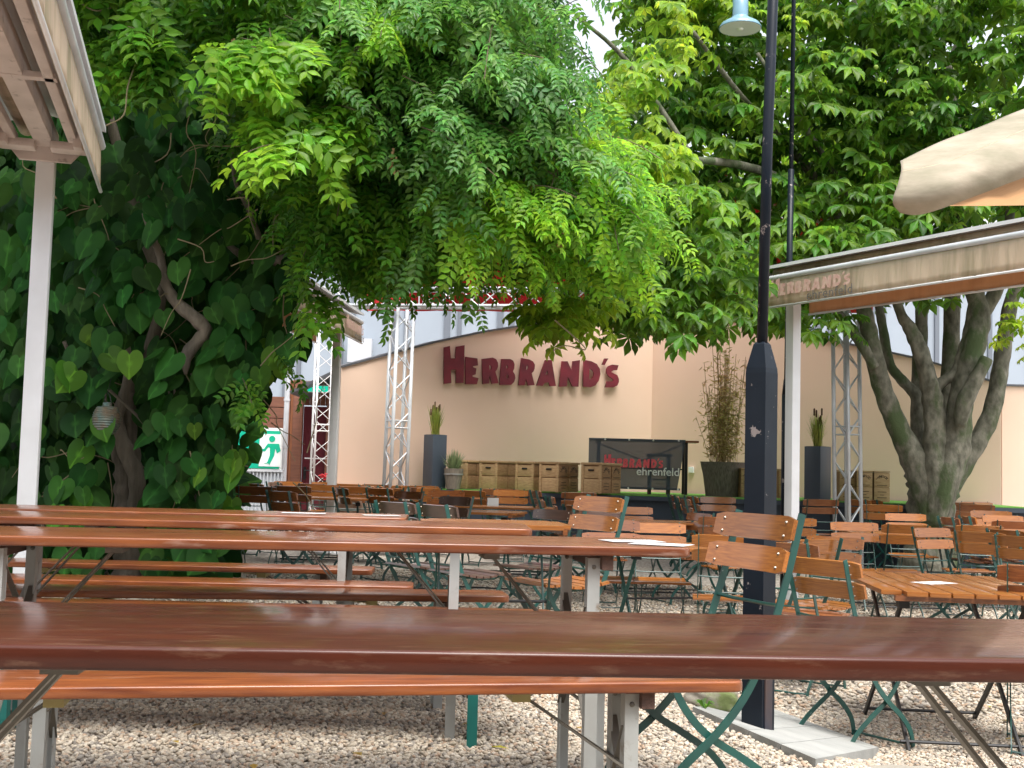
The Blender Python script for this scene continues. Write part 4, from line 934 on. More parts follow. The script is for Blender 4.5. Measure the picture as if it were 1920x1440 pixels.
n_ = 900; P_ = np.stack([rng.uniform(-6.5, -1.7, n_), rng.uniform(6.0, 9.6, n_), rng.uniform(4.5, 5.6, n_)], 1)  # unseen leaf roof added above the frame to shade the heart leaves
V, Fc = leaves(WV, WF, P_, rng.normal(0, 1, (n_, 3))+np.array([0, 0, -.4]), rng.normal(0, .4, (n_, 3))+np.array([0, 0, 1.]), rng.uniform(.28, .4, n_)); topar(tri_mesh('foliage', V, Fc, m_wist), wv)
s_ = MB()
for pts in allst:
    s_.tube(pts, .0035, 4, cap=False)
topar(s_.build('stem', m_stem, ), wv)
# trunk and rope-like stems of the climber
tk = MB()
def bt(mb, pts, rad, seg=14, wob=.0, n=4, Yd=10.3):
    P = [at(p[0], p[1], p[2] if len(p) > 2 else Yd) for p in pts]; P = crom([tuple(p) for p in P], n); m = len(P)
    rr = np.interp(np.linspace(0, 1, m), np.linspace(0, 1, len(rad)), rad)
    k0 = len(mb.v); mb.tube([Vector(p) for p in P], [r*(1+wob*math.sin(i*1.7+pts[0][0])) for i, r in enumerate(rr)], seg)
    if wob:
        for q in range(k0, len(mb.v)):
            i = (q-k0)//seg; k = (q-k0) % seg; c = Vector(P[min(i, m-1)]); v = Vector(mb.v[q]); a = 2*math.pi*k/seg
            mb.v[q] = tuple(c+(v-c)*(1+wob*(math.sin(3*a+i*.35)*.9+math.sin(5*a-i*.8+pts[0][1])*.5+math.sin(i*2.1+a*2)*.35)))
bt(tk, [(244, 1092), (246, 1020), (238, 940), (242, 880), (233, 800), (240, 740), (262, 700), (300, 560), (250, 380), (200, 200)], [.15, .125, .11, .12, .10, .075, .05, .05, .05, .04], 20, .09, 7)
bt(tk, [(250, 960), (256, 900), (238, 850), (222, 790), (240, 700), (236, 640)], [.05, .07, .07, .05, .035, .03], 14, .08, 6, 10.15)
bt(tk, [(348, 702), (352, 665), (382, 625), (374, 605), (330, 565), (306, 520), (300, 480), (270, 400)], [.012, .05, .055, .06, .046, .04, .03, .02], 14, .08, 6, 9.6)
bt(tk, [(620, 380), (560, 470), (500, 490), (440, 470), (410, 430)], [.02, .04, .05, .03, .015], 12, .06, 5, 9.9)
bt(tk, [(500, 490), (470, 400), (440, 330), (430, 200)], [.03, .025, .02, .015], 10, .05, 5, 9.9)
for (a, b2) in (((355, 1050), (330, 880)), ((372, 1050), (345, 860)), ((392, 1056), (352, 870)), ((398, 1050), (385, 850)), ((120, 640), (205, 830)), ((170, 700), (330, 860))):
    bt(tk, [(a[0], a[1]), ((a[0]+b2[0])/2+random.uniform(-8, 8), (a[1]+b2[1])/2), b2, (b2[0]-20+random.uniform(-40, 40), b2[1]-150)], [.016, .012, .01, .008], 6, .05, 5, 9.9)
topar(tk.build('trunk', m_vinebark, smooth=True), wv)
tw = MB()
for i in range(85):
    px = random.uniform(60, 600); py = random.uniform(200, 900); Yd = random.uniform(9.3, 10.6); a = random.uniform(0, 6.28); l = random.uniform(40, 160)
    p = [(px+math.cos(a)*l*t+random.gauss(0, 9), py+math.sin(a)*l*t+random.gauss(0, 9)+20*t*t, Yd) for t in (0, .33, .66, 1)]; bt(tw, p, [.006, .004, .003], 5, 0, 4)
for p in ([(262, 100, 8.2), (240, 160, 8.1), (232, 215, 8.0), (200, 235, 8.0), (172, 256, 8.0)], [(225, 10, 8.3), (180, 20, 8.2), (150, 5, 8.2)], [(690, 20, 8.2), (760, 60, 8.1), (830, 68, 8.1), (870, 30, 8.2)], [(1040, 600, 8.8), (1085, 640, 8.8), (1097, 656, 8.8), (1060, 648, 8.8), (1037, 658, 8.8)]):
    bt(tw, p, [.006, .005, .004], 5, 0, 5)
for o in tw.each('tendril', M('pale_tendril', (.2, .16, .09), .8)): topar(o, wv)
# dried seed clusters
dc = MB()
for (px, py) in ((735, 300), (906, 350), (905, 325), (870, 280), (418, 110), (440, 95), (660, 150), (1000, 370), (515, 130), (1050, 440)):
    c = at(px, py, 8.3)
    for i in range(16):
        q = c+Vector((random.gauss(0, .02), random.gauss(0, .02), random.uniform(-.1, .09))); r = random.uniform(.008, .017); dc.tube([q, q+Vector((random.gauss(0, .01), 0, -.028))], [r, r*.4], 5)
topar(dc.build('dried_blossom', M('dried_blossom', (.42, .27, .14), .9)), wv)

# ---- pipevine with heart leaves
pv = empty('pipevine', (at(300, 1080, 10.2).x, 10.2, gz(-3, 10.2)), 0, 'pipevine wall of large overlapping heart-shaped dark leaves around the left trunk', 'climber')
HP = [(-80, -100), (430, -100), (440, 250), (590, 420), (550, 520), (520, 640), (480, 730), (430, 790), (415, 860), (405, 950), (440, 1040), (410, 1065), (270, 1085), (-80, 1120)]
gap = [(212, 700), (262, 700), (275, 1085), (212, 1085), (190, 800), (185, 750)]; gap2 = [(315, 500), (400, 590), (395, 640), (365, 710), (335, 710), (350, 620), (290, 520)]
def hearts(poly, n, Y0, Y1, s0, s1, mat, ny=-.9, nz=.45):
    px, py = samp(poly, n); Y = rng.uniform(Y0, Y1, n)
    k = ~((inpoly(px, py, gap) | inpoly(px, py, gap2)) & (Y < 10.75)); px, py, Y = px[k], py[k], Y[k]; n = len(px); P = world(px, py, Y)
    P[:, 2] = np.maximum(P[:, 2], -.05)
    ax = np.stack([rng.normal(0, .42, n), -.25+rng.normal(0, .2, n), -1+rng.normal(0, .15, n)], 1)
    nm = np.stack([rng.normal(0, .42, n), ny+rng.normal(0, .2, n), nz+rng.normal(0, .3, n)], 1)
    V, Fc = leaves(HV, HF, P, ax, nm, rng.uniform(s0, s1, n)); topar(tri_mesh('foliage', V, Fc, mat), pv)
hearts(HP, 1550, 10.6, 12.6, .22, .34, m_heart)
hearts(HP, 860, 10.0, 10.8, .13, .29, m_heart)
for poly, n in (([(-60, 230), (150, 230), (200, 420), (215, 1060), (-60, 1090)], 150), ([(150, 240), (330, 280), (560, 480), (560, 650), (300, 640), (180, 560)], 110), ([(275, 640), (510, 640), (490, 720), (430, 790), (410, 900), (430, 1030), (280, 1070)], 120), ([(150, 560), (215, 560), (215, 900), (140, 900)], 14)):
    hearts(poly, int(n*1.15), 9.3, 9.95, .12, .27, m_heart)
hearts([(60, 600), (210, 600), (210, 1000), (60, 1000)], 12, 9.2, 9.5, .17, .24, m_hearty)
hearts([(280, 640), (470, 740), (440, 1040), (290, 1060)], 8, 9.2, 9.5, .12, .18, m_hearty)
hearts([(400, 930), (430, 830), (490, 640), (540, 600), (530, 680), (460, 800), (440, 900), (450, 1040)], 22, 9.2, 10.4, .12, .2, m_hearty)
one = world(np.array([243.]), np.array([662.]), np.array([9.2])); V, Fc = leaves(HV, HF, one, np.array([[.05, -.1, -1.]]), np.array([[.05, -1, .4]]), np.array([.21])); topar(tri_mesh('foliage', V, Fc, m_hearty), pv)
# deeper hedge that closes the view behind the climbers
hg = empty('hedge', (-6.5, 14.0, 0), 0, 'dark hedge mass closing the view behind the climbers at the left', 'hedge')
n = 5200; P = np.stack([rng.uniform(-9.5, -3.15, n), rng.uniform(13.2, 14.8, n), rng.uniform(-.05, 6.5, n)], 1)
ax = rng.normal(0, 1, (n, 3)); ax[:, 2] -= .6; nm = np.stack([rng.normal(0, .6, n), -.7+rng.normal(0, .4, n), .5+rng.normal(0, .4, n)], 1)
V, Fc = leaves(HV, HF, P, ax, nm, rng.uniform(.25, .4, n)); topar(tri_mesh('foliage', V, Fc, m_heart), hg)
s_ = MB()
for i in range(14): x = -9.3+i*.46; s_.tube([(x, 14, -.1), (x+random.gauss(0, .15), 14, 2.5), (x+random.gauss(0, .3), 14, 6)], [.06, .04, .02], 7)
for o in s_.each('stem', m_stem): topar(o, hg)

# lantern hanging in the vine
lc = at(200, 783, 9.35); ln = empty('lantern', lc, 0, 'ribbed verdigris metal lantern hanging in the vine beside the trunk', 'lantern')
prof = [(.02, .12), (.035, .115), (.035, .09)]
for i in range(22): t = i/21; r = .045+.06*math.sin(math.pi*(.15+.72*t)); prof.append((r+(.006 if i % 2 else 0), .085-.2*t))
prof.append((.05, -.13)); MB().lathe(prof, seg=24).build('ribbed_body', m_lantern, ln, auto=50)
MB().tube([(.03, 0, .11), (.02, 0, .16), (0, 0, .2), (-.02, 0, .16), (-.03, 0, .11)], .003, 6).tube([(0, 0, .2), (.02, .1, .5)], .003, 5).build('wire_handle', m_black, ln)

# ------------------------------------------------------------------ chestnut tree
TX = at(1748, 1000, 14.6).x; TY = 14.6
ct = empty('chestnut_tree', (TX, TY, gz(TX, TY)), 0, 'multi-stemmed horse chestnut tree at the right with mossy grey trunk and broad crown', 'tree')
tk = MB()
bt(tk, [(1742, 1085), (1743, 1050), (1745, 1000), (1748, 940), (1749, 900), (1750, 868), (1752, 845)], [.44, .34, .285, .28, .32, .34, .16], 36, .05, 8, 14.6)
bt(tk, [(1746, 985), (1736, 915), (1714, 860), (1690, 815), (1662, 750), (1645, 690), (1633, 640), (1622, 590), (1612, 530), (1600, 430)], [0.103, 0.181, 0.163, 0.129, 0.116, 0.112, 0.103, 0.095, 0.077, 0.052], 22, .04, 6, 14.4)
bt(tk, [(1640, 690), (1618, 650), (1590, 610), (1565, 580), (1545, 560), (1500, 520)], [0.060, 0.065, 0.060, 0.047, 0.034, 0.026], 12, .04, 5, 14.3)
bt(tk, [(1746, 960), (1732, 870), (1722, 800), (1718, 745), (1690, 712), (1668, 680), (1656, 620), (1646, 560), (1640, 470)], [0.120, 0.103, 0.086, 0.069, 0.060, 0.060, 0.052, 0.043], 14, .04, 6, 15.0)
bt(tk, [(1746, 960), (1728, 870), (1722, 780), (1722, 700), (1727, 620), (1725, 540), (1700, 400)], [0.120, 0.103, 0.086, 0.086, 0.069, 0.052], 14, .04, 6, 15.1)
bt(tk, [(1750, 960), (1752, 880), (1752, 800), (1748, 745), (1738, 700), (1722, 650), (1704, 612), (1688, 585), (1660, 500)], [0.086, 0.155, 0.129, 0.120, 0.103, 0.095, 0.077, 0.060, 0.043], 18, .05, 6, 14.3)
bt(tk, [(1752, 735), (1768, 715), (1790, 700), (1806, 665), (1820, 620), (1830, 560)], [0.060, 0.065, 0.065, 0.077, 0.086, 0.086], 14, .04, 6, 14.35)
bt(tk, [(1754, 960), (1768, 860), (1776, 760), (1783, 660), (1786, 560), (1790, 470), (1800, 300), (1780, 120)], [0.129, 0.112, 0.107, 0.103, 0.095, 0.077, 0.043], 18, .03, 6, 15.1)
bt(tk, [(1754, 985), (1770, 905), (1791, 835), (1800, 765), (1812, 700), (1828, 640), (1838, 590), (1826, 540), (1815, 480), (1800, 380)], [0.103, 0.189, 0.172, 0.146, 0.138, 0.133, 0.120, 0.103, 0.086, 0.060], 20, .05, 6, 14.3)
bt(tk, [(1800, 800), (1810, 752), (1828, 715), (1850, 672)], [0.060, 0.103, 0.086, 0.073], 16, .03, 5, 14.05)
bt(tk, [(1838, 595), (1860, 560), (1878, 520), (1890, 450), (1900, 300)], [0.086, 0.086, 0.069, 0.060, 0.043], 14, .04, 5, 14.3)
bt(tk, [(1760, 975), (1786, 900), (1832, 828), (1862, 765), (1876, 690), (1886, 620), (1898, 560), (1930, 480)], [0.086, 0.146, 0.116, 0.107, 0.099, 0.095, 0.086, 0.060], 16, .05, 6, 14.7)
# limbs that carry the crown towards the viewer and the left
for pts, rad in (([(1600, 430, 14.2), (1450, 330, 13), (1300, 300, 11.8), (1180, 330, 11)], [.07, .05, .035, .02]), ([(1640, 470, 14.5), (1500, 300, 13.5), (1390, 180, 12.8), (1300, 60, 12)], [.06, .05, .03, .02]),
                 ([(1700, 400, 14.6), (1640, 200, 14), (1600, 0, 13.5)], [.06, .05, .03]), ([(1500, 520, 14.1), (1400, 520, 12.5), (1250, 540, 11), (1150, 560, 10.2)], [.04, .035, .025, .015]),
                 ([(1660, 500, 14.2), (1580, 350, 13.4), (1420, 100, 12.6)], [.05, .04, .02]), ([(1780, 120, 15), (1850, -50, 14.5)], [.05, .03]), ([(1300, 300, 11.8), (1180, 120, 11.5), (1080, 30, 11)], [.035, .025, .015])):
    bt(tk, pts, rad, 10, .03, 5)
topar(tk.build('trunk', m_bark, smooth=True), ct)
def chest(poly, n, Y0, Y1, s0, s1, mat, up_=.8):
    # leaf clusters: twig tips with a fan of leaves each, so the crown reads as tiers with gaps
    px, py = samp(poly, n); Y = rng.uniform(Y0, Y1, n)
    k = ~((py < 130) & (px > 1310) & (px < 1540) & (Y < 12.5)) & ~((px > 1390) & (py > 430) & (py < 640) & (Y < 12)) & nothole(px, py); px, py, Y = px[k], py[k], Y[k]; n = len(px); P = world(px, py, Y); A, B2, C2, S2 = [], [], [], []
    for j in range(6):
        a = rng.uniform(0, 2*np.pi, n); out = np.stack([np.cos(a), np.sin(a), rng.normal(-.25, .25, n)], 1); s = rng.uniform(s0, s1, n)
        A.append(P+out*(s*.75)[:, None]+np.stack([0*a, 0*a, rng.normal(0, .06, n)], 1)); ax = out.copy(); ax[:, 2] -= .35; B2.append(ax)
        C2.append(np.stack([out[:, 0]*.4+rng.normal(0, .25, n), out[:, 1]*.4-.35+rng.normal(0, .25, n), up_+rng.normal(0, .2, n)], 1)); S2.append(s)
    V, Fc = leaves(CV, CF, np.concatenate(A), np.concatenate(B2), np.concatenate(C2), np.concatenate(S2)); topar(tri_mesh('crown', V, Fc, mat), ct)
chest([(1080, -80), (2050, -90), (2050, 480), (1900, 520), (1560, 560), (1380, 600), (1180, 600), (1060, 520), (1120, 300)], 520, 13.2, 17.0, .28, .42, m_chest)
chest([(1180, -80), (1420, -80), (1980, -80), (1980, 330), (1700, 420), (1560, 500), (1330, 560), (1240, 420), (1200, 200)], 340, 12.2, 13.8, .28, .40, m_chest)
chest([(1160, 330), (1350, 340), (1450, 560), (1400, 620), (1250, 610), (1120, 600), (1080, 560)], 110, 10.0, 11.6, .24, .34, m_chest)
chest([(1380, 540), (1560, 520), (1650, 560), (1580, 600), (1500, 620), (1400, 590)], 26, 12.6, 13.8, .24, .34, m_chest)
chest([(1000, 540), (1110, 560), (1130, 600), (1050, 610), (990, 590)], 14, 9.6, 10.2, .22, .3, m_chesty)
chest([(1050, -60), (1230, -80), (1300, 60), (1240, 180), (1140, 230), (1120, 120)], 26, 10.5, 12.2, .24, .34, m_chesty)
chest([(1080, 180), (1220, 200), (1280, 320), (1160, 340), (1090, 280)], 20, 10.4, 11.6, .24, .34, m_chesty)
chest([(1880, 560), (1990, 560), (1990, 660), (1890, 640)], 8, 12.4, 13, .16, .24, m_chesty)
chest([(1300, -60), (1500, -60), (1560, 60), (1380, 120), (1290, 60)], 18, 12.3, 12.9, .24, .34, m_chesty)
cn = MB()
for i in range(18):
    px = random.choice([random.uniform(1300, 1500), random.uniform(1560, 1900)]); py = random.uniform(30, 500); c = at(px, py, random.uniform(12.0, 12.6)); r = random.uniform(.022, .028)
    cn.lathe([(.001, -r), (r*.7, -r*.7), (r, 0), (r*.7, r*.7), (.001, r)], c, 10)
for o in cn.each('conker', M('spiny_green_conker', (.2, .3, .05), .8), smooth=True): topar(o, ct)

# far tree beyond the hall that greens the gaps
ft_ = empty('background_tree', (9, 30, 0), 0, 'leafy tree beyond the hall seen through gaps in the chestnut crown', 'tree')
n = 1500; th = rng.uniform(0, 2*np.pi, n); rr = rng.uniform(0, 1, n)**.4; zz_ = rng.uniform(-1, 1, n); P = np.stack([9+5*rr*np.cos(th)*np.sqrt(1-zz_**2), 30+4*rr*np.sin(th)*np.sqrt(1-zz_**2), 8.5+3.6*zz_*rr], 1)
V, Fc = leaves(CV, CF, P, rng.normal(0, 1, (n, 3)), rng.normal(0, .5, (n, 3))+np.array([0, -.4, .8]), rng.uniform(.5, .8, n)); topar(tri_mesh('crown', V, Fc, m_chesty), ft_)
s_ = MB().tube([(9, 30, -.1), (9, 30, 4), (9.3, 30, 8)], [.35, .28, .15], 12); topar(s_.build('trunk', m_bark), ft_)

# ------------------------------------------------------------------ twin awnings
def awning(x, y, ax_, ay_, label, text=0, Ln=4.4):
    ang = math.atan2(ay_, ax_); root = empty('twin_awning', (x, y, gz(x, y)), ang, label, 'awning', 'free-standing retracted twin awnings')
    g0 = -gz(x, y); Z = lambda z: z+g0
    for k, xx in enumerate((0, Ln-.5) if Ln > 4 else (0,)):
        b = MB(); b.bbox((xx, 0, Z(2.78)/2), (.10, .10, Z(2.78)), .006); po = b.build('post', m_white, root, auto=40)
        MB().bbox((xx, 0, .012), (.3, .3, .024), .004).build('base_plate', m_white, po)
    b = MB(); b.bbox((Ln/2-.1, 0, Z(2.84)), (Ln, .1, .12), .004); b.build('beam', m_pinkwhite, root, auto=40)
    b = MB()
    b.add([(-.12, -.31, Z(2.98)), (-.12, 0, Z(3.05)), (-.12, .31, Z(2.98)), (-.12, .31, Z(2.95)), (-.12, 0, Z(3.02)), (-.12, -.31, Z(2.95)), (Ln, -.31, Z(2.98)), (Ln, 0, Z(3.05)), (Ln, .31, Z(2.98)), (Ln, .31, Z(2.95)), (Ln, 0, Z(3.02)), (Ln, -.31, Z(2.95))],
          [(0, 1, 7, 6), (1, 2, 8, 7), (2, 3, 9, 8), (3, 4, 10, 9), (4, 5, 11, 10), (5, 0, 6, 11), (0, 5, 4, 1), (1, 4, 3, 2), (6, 7, 10, 11), (7, 8, 9, 10)])
    b.build('cover_roof', m_white, root)
    for s in (-1, 1):
        MB().tube([(-.10, s*.13, Z(2.93)), (Ln, s*.13, Z(2.93))], .05, 14).build('cloth_roll', m_fab, root, smooth=True)
        q = MB(); q.bbox((Ln/2-.06, s*.265, Z(2.855)), (Ln+.12, .05, .055), .012); q.tube([(-.10, s*.29, Z(2.86)), (Ln, s*.29, Z(2.86))], .026, 12); q.build('front_rail', m_alu, root, auto=40)
        # valance with shallow waves
        v = MB(); nn = 150
        for i in range(nn+1):
            xx = -.09+(Ln+.09)*i/nn
            for j in range(5):
                t = j/4; yy = s*(.29+.006*math.sin(xx*23)*t+.004*math.sin(xx*61+1)*t+.01*t); v.v.append((xx, yy, Z(2.84)-t*.25))
        v.f = [(i*5+j, i*5+j+1, (i+1)*5+j+1, (i+1)*5+j) for i in range(nn) for j in range(4)]; v.m = [0]*len(v.f)
        va = v.build('valance', m_fab if s*text >= 0 or text == 0 else m_fabo, root, smooth=True)
        va.modifiers.new('thick', 'SOLIDIFY').thickness = .002
        MB().tube([(-.10, s*.30, Z(2.585)), (Ln, s*.30, Z(2.585))], .011, 8).build('hem_bar', m_white, va, smooth=True)
        # folded arms
        MB().bbox((Ln*.5-.1, s*.165, Z(2.80)), (Ln-.5, .05, .05), .005).build('folding_arm', m_pinkwhite, root, auto=40)
        MB().bbox((Ln*.5-.05, s*.23, Z(2.79)), (Ln-.7, .035, .04), .005).build('folding_arm', m_pinkwhite, root, auto=40)
        e = MB(); e.bbox((.18, s*.14, Z(2.76)), (.12, .2, .05), .015); e.bbox((.3, s*.2, Z(2.77)), (.1, .05, .09), .01)
        for t in (1.4, 2.6): e.bbox((t, s*.1, Z(2.79)), (.06, .2, .03), .004)
        e.each('joint', m_pinkwhite, root, auto=40)
    br = MB(); br.add([(.05, -.24, Z(2.82)), (.05, -.14, Z(2.70)), (.05, .14, Z(2.70)), (.05, .24, Z(2.82)), (.08, -.24, Z(2.82)), (.08, -.14, Z(2.70)), (.08, .14, Z(2.70)), (.08, .24, Z(2.82))], [(0, 1, 2, 3), (7, 6, 5, 4), (0, 4, 5, 1), (1, 5, 6, 2), (2, 6, 7, 3), (3, 7, 4, 0)])
    br.build('head_bracket', m_pinkwhite, root)
    if text:
        sc = .98; s = -text
        s = text
        for side in (s,):
            grp = sign_flat(sc)
            for k, polys in grp:
                if side < 0: pp = [[(.03+x, Z(2.672)+y*.74) for x, y in pl] for pl in polys]
                else: pp = [[(.92-x, Z(2.672)+y*.74) for x, y in pl] for pl in polys]
                o = curve_obj('letter', pp, .0006, m_fadedred, root); o.rotation_euler.x = R(90); o.location.y = side*.322
            if side < 0:
                o = text_obj('lettering', 'ehrenfeld', .125, m_fadedblk, root, .0006, space=1.15); o.rotation_euler = (R(90), 0, 0); o.location = (.49, side*.322, Z(2.60))
            else:
                o = text_obj('lettering', 'ehrenfeld', .125, m_fadedblk, root, .0006, space=1.15); o.rotation_euler = (R(90), 0, R(180)); o.location = (.44, side*.322, Z(2.60))
    return root
awning(gx(67, 6.9, 1.6), 6.9, .2535, -.967, 'retracted twin awning at the upper left, its dusty underside and streaked valance showing')
awning(gx(1486, 11.3, 1.6), 11.3, .515, -.857, 'retracted twin awning at the right on a white square post, valance with faded lettering', -1)
awning(gx(627, 15.3, 1.6), 15.3, -.086, -.996, 'distant retracted twin awning on a slim white post beside the beige wall', 1, 3.2)

# beige canopy corner at the upper right edge
cp = MB(); rows = [[(1688, 303, 6.6), (1760, 268, 6.7), (1840, 238, 6.8), (1925, 203, 6.9), (2150, 120, 7.1)],
                   [(1690, 318, 6.45), (1765, 300, 6.45), (1845, 268, 6.5), (1925, 235, 6.6), (2150, 150, 6.8)],
                   [(1684, 345, 6.4), (1770, 335, 6.3), (1850, 308, 6.35), (1925, 272, 6.45), (2150, 190, 6.6)],
                   [(1674, 378, 6.4), (1770, 368, 6.3), (1850, 340, 6.35), (1925, 305, 6.4), (2150, 225, 6.5)],
                   [(1688, 398, 6.5), (1735, 399, 6.4), (1850, 358, 6.4), (1925, 330, 6.45), (2150, 255, 6.5)]]
g2 = [crom([tuple(at(*p)) for p in r], 7) for r in rows]; g3 = [crom([g2[j][i] for j in range(5)], 5) for i in range(len(g2[0]))]
nv_ = len(g3[0]); cp.v = [tuple(v) for c in g3 for v in c]; cp.f = [(i*nv_+j, i*nv_+j+1, (i+1)*nv_+j+1, (i+1)*nv_+j) for i in range(len(g3)-1) for j in range(nv_-1)]; cp.m = [0]*len(cp.f)
cr_ = empty('parasol', (at(2150, 800, 7.2).x, 7.3, gz(2.9, 7.3)), 0, 'beige canopy corner with orange underside poking in at the upper right edge', 'parasol')
o = cp.build('canopy', m_flap, smooth=True); o.modifiers.new('thick', 'SOLIDIFY').thickness = .004; topar(o, cr_)
sm_ = MB().tube([Vector(c[-1]) for c in g3], .005, 6); topar(sm_.build('hem', m_flap, smooth=True), cr_)
sm_ = MB().tube([Vector(c[6])+Vector((0, -.004, 0)) for c in g3], .003, 5); topar(sm_.build('seam', m_fab, smooth=True), cr_)
un = MB(); A = [at(1770, 384, 6.42), at(1850, 358, 6.42), at(1925, 330, 6.46), at(2150, 255, 6.5)]; B2 = [at(1778, 386, 8.0), at(1850, 386, 8.1), at(1925, 385, 8.2), at(2150, 380, 8.3)]
un.add([tuple(p) for p in A+B2], [(i, i+1, 5+i, 4+i) for i in range(3)]); o = un.build('underside', m_fabo, smooth=True); topar(o, cr_)
MB().tube([(0, 0, 0), (0, 0, 2.75)], .03, 12).build('pole', m_white, cr_, smooth=True); MB().bbox((0, 0, .03), (.5, .5, .06), .01).build('base', m_slab, cr_)

# ------------------------------------------------------------------ things on the stage
ZT = ZS+.001
def onst(px, Y): return gx(px, Y, 1.1)
def pillar(px, Y, rz, h, lb):
    r = empty('pillar_planter', (onst(px, Y), Y, ZT), R(rz), lb, 'planter', 'tall slate pillar planters with bulrushes'); a = .245
    MB().bbox((0, 0, h/2), (a, a, h), .004).build('planter_box', m_planter, r, auto=40); MB().box((0, 0, h+.001), (a-.03, a-.03, .004)).build('soil', m_black, r)
    gl = []; L2 = []
    for i in range(190):
        an = random.uniform(0, 6.28); sp = random.uniform(0, .17); hh = random.uniform(.2, .47); x0, y0 = random.gauss(0, .02), random.gauss(0, .02)
        p0 = Vector((x0, y0, h)); p1 = Vector((x0+math.cos(an)*sp*.5, y0+math.sin(an)*sp*.5, h+hh*.6)); p2_ = Vector((x0+math.cos(an)*sp, y0+math.sin(an)*sp, h+hh)); w = .006
        n = Vector((-math.sin(an), math.cos(an), 0)); gl.append((p0, p1, p2_, n*w))
    b = MB()
    for p0, p1, p2_, n in gl: b.add([p0-n, p0+n, p1+n*.8, p1-n*.8, p2_], [(0, 1, 2, 3), (3, 2, 4)])
    b.build('grass_blades', m_grass, r)
    c = MB(); s2 = MB()
    for i in range(8):
        x0, y0 = random.gauss(0, .04), random.gauss(0, .03); t = h+random.uniform(.34, .52); s2.tube([(x0*.4, y0*.4, h), (x0, y0, t-.09)], .003, 5); c.lathe([(.003, t-.1), (.012, t-.09), (.012, t-.01), (.003, t)], (x0, y0, 0), 8)
    c.each('bulrush_head', m_bul, r, smooth=True); s2.each('stem', m_grass, r)
m_grass = leafmat('ornamental_grass', (.22, .3, .06), (.36, .36, .09), .3, .35)
m_bul = M('bulrush_brown', (.11, .06, .03), .9)
pillar(815, 17.75, 38, .79, 'left slate pillar planter with yellow-green bulrushes, beside the left truss')
pillar(1533, 15.75, 42, .71, 'right slate pillar planter with bulrushes, left of the right truss')
# lavender barrel
br_ = empty('barrel_planter', (onst(851, 17.6), 17.6, ZT), 0, 'weathered half barrel with silvery lavender beside the left pillar', 'planter')
MB().lathe([(.10, 0), (.125, .15), (.145, .29), (.145, .3), (.13, .3), (.12, .27)], seg=24).build('barrel', m_barrel, br_, auto=40)
MB().lathe([(.141, .205), (.144, .23), (.138, .23)], seg=24).build('hoop', m_galv, br_)
b = MB()
for i in range(300):
    an = random.uniform(0, 6.28); sp = random.uniform(0, .2)**1.0; hh = random.uniform(.1, .36)*(1-sp*1.5); p0 = Vector((math.cos(an)*.06, math.sin(an)*.06, .27)); p1 = Vector((math.cos(an)*(sp*.6+.04), math.sin(an)*(sp*.6+.04), .27+hh*.7)); p2_ = Vector((math.cos(an)*(sp+.03), math.sin(an)*(sp+.03), .27+hh)); n = Vector((-math.sin(an), math.cos(an), 0))*.004
    b.add([p0-n, p0+n, p1+n, p1-n, p2_], [(0, 1, 2, 3), (3, 2, 4)])
b.build('lavender', leafmat('lavender_leaf', (.16, .22, .1), (.22, .3, .16), .25, .3), br_)
# crate seats
def crate(px, Y, rz, lb, d=.5, printed=True, w=.33, h=.42):
    r = empty('crate_seat', (onst(px, Y), Y, ZT), R(rz), lb, 'crate', 'wooden bottle crate seats on the stage')
    b = MB(); b.mi = 0
    b.box((0, 0, h/2), (w-.02, d-.02, h-.02)); b.build('crate_body', m_crated, r)
    f = MB()   # front: frame posts and two boards
    for sx in (-1, 1): f.bbox((sx*(w/2-.02), -d/2, h/2-.01), (.04, .025, h-.03), .003)
    for z0, z1 in ((.015, h*.5-.006), (h*.5+.006, h-.04)): f.bbox((0, -d/2+.0045, (z0+z1)/2), (w-.085, .016, z1-z0), .002)
    f.build('front_board', m_crate, r, auto=40)
    MB().tube([(-.045, -d/2-.005, h*.78), (.045, -d/2-.005, h*.78)], .013, 10).build('hand_hole', m_grooveg, r)
    s_ = MB()
    for k in (-1, 1):
        for z0, z1 in ((.015, h*.5-.006), (h*.5+.006, h-.04)): s_.bbox((w/2-.004, k*d/4, (z0+z1)/2), (.012, d/2-.02, z1-z0), .002)
    s_.build('side_board', m_crated, r, auto=40)
    t = MB(); t.bbox((0, 0, h-.005), (w+.03, d+.03, .035), .012); t.build('seat_lid', m_crate, r, auto=40)
    if printed:
        for k in (-1, 1):
            word = 'JAMESON'
            for i, ch in enumerate(word):
                a = R(62-i*124/6); lx = math.sin(-a)*.085; lz = h*.62+math.cos(a)*.075
                o = text_obj('print', ch, .05, m_print, r, .0005, align='CENTER', bold=.001); o.rotation_euler = (R(90), a, R(90)); o.location = (w/2+.0035, k*d/4+lx, lz)
            o = MB().box((w/2+.0025, k*d/4, h*.55), (.002, .16, .008)).box((w/2+.0025, k*d/4, h*.34), (.002, .12, .008)).box((w/2+.0025, k*d/4, h*.25), (.002, .14, .008)).box((w/2+.0025, k*d/4, h*.15), (.002, .10, .008)).build('print_line', m_print, r)
    return r
crate(876, 18.2, -30, 'lone crate seat half hidden behind the lavender barrel', printed=False)
crate(936, 17.9, -38, 'plain brown-sided crate seat, first of the row', printed=False)
crate(996, 17.6, -38, 'crate seat in the row with a pale front and hand hole, second from the left', printed=False, d=.3)
crate(1049, 17.2, -38, 'dark printed crate seat in the middle of the row', printed=True)
crate(1128, 16.85, -38, 'printed crate seat at the right end of the row, in front of the banner')
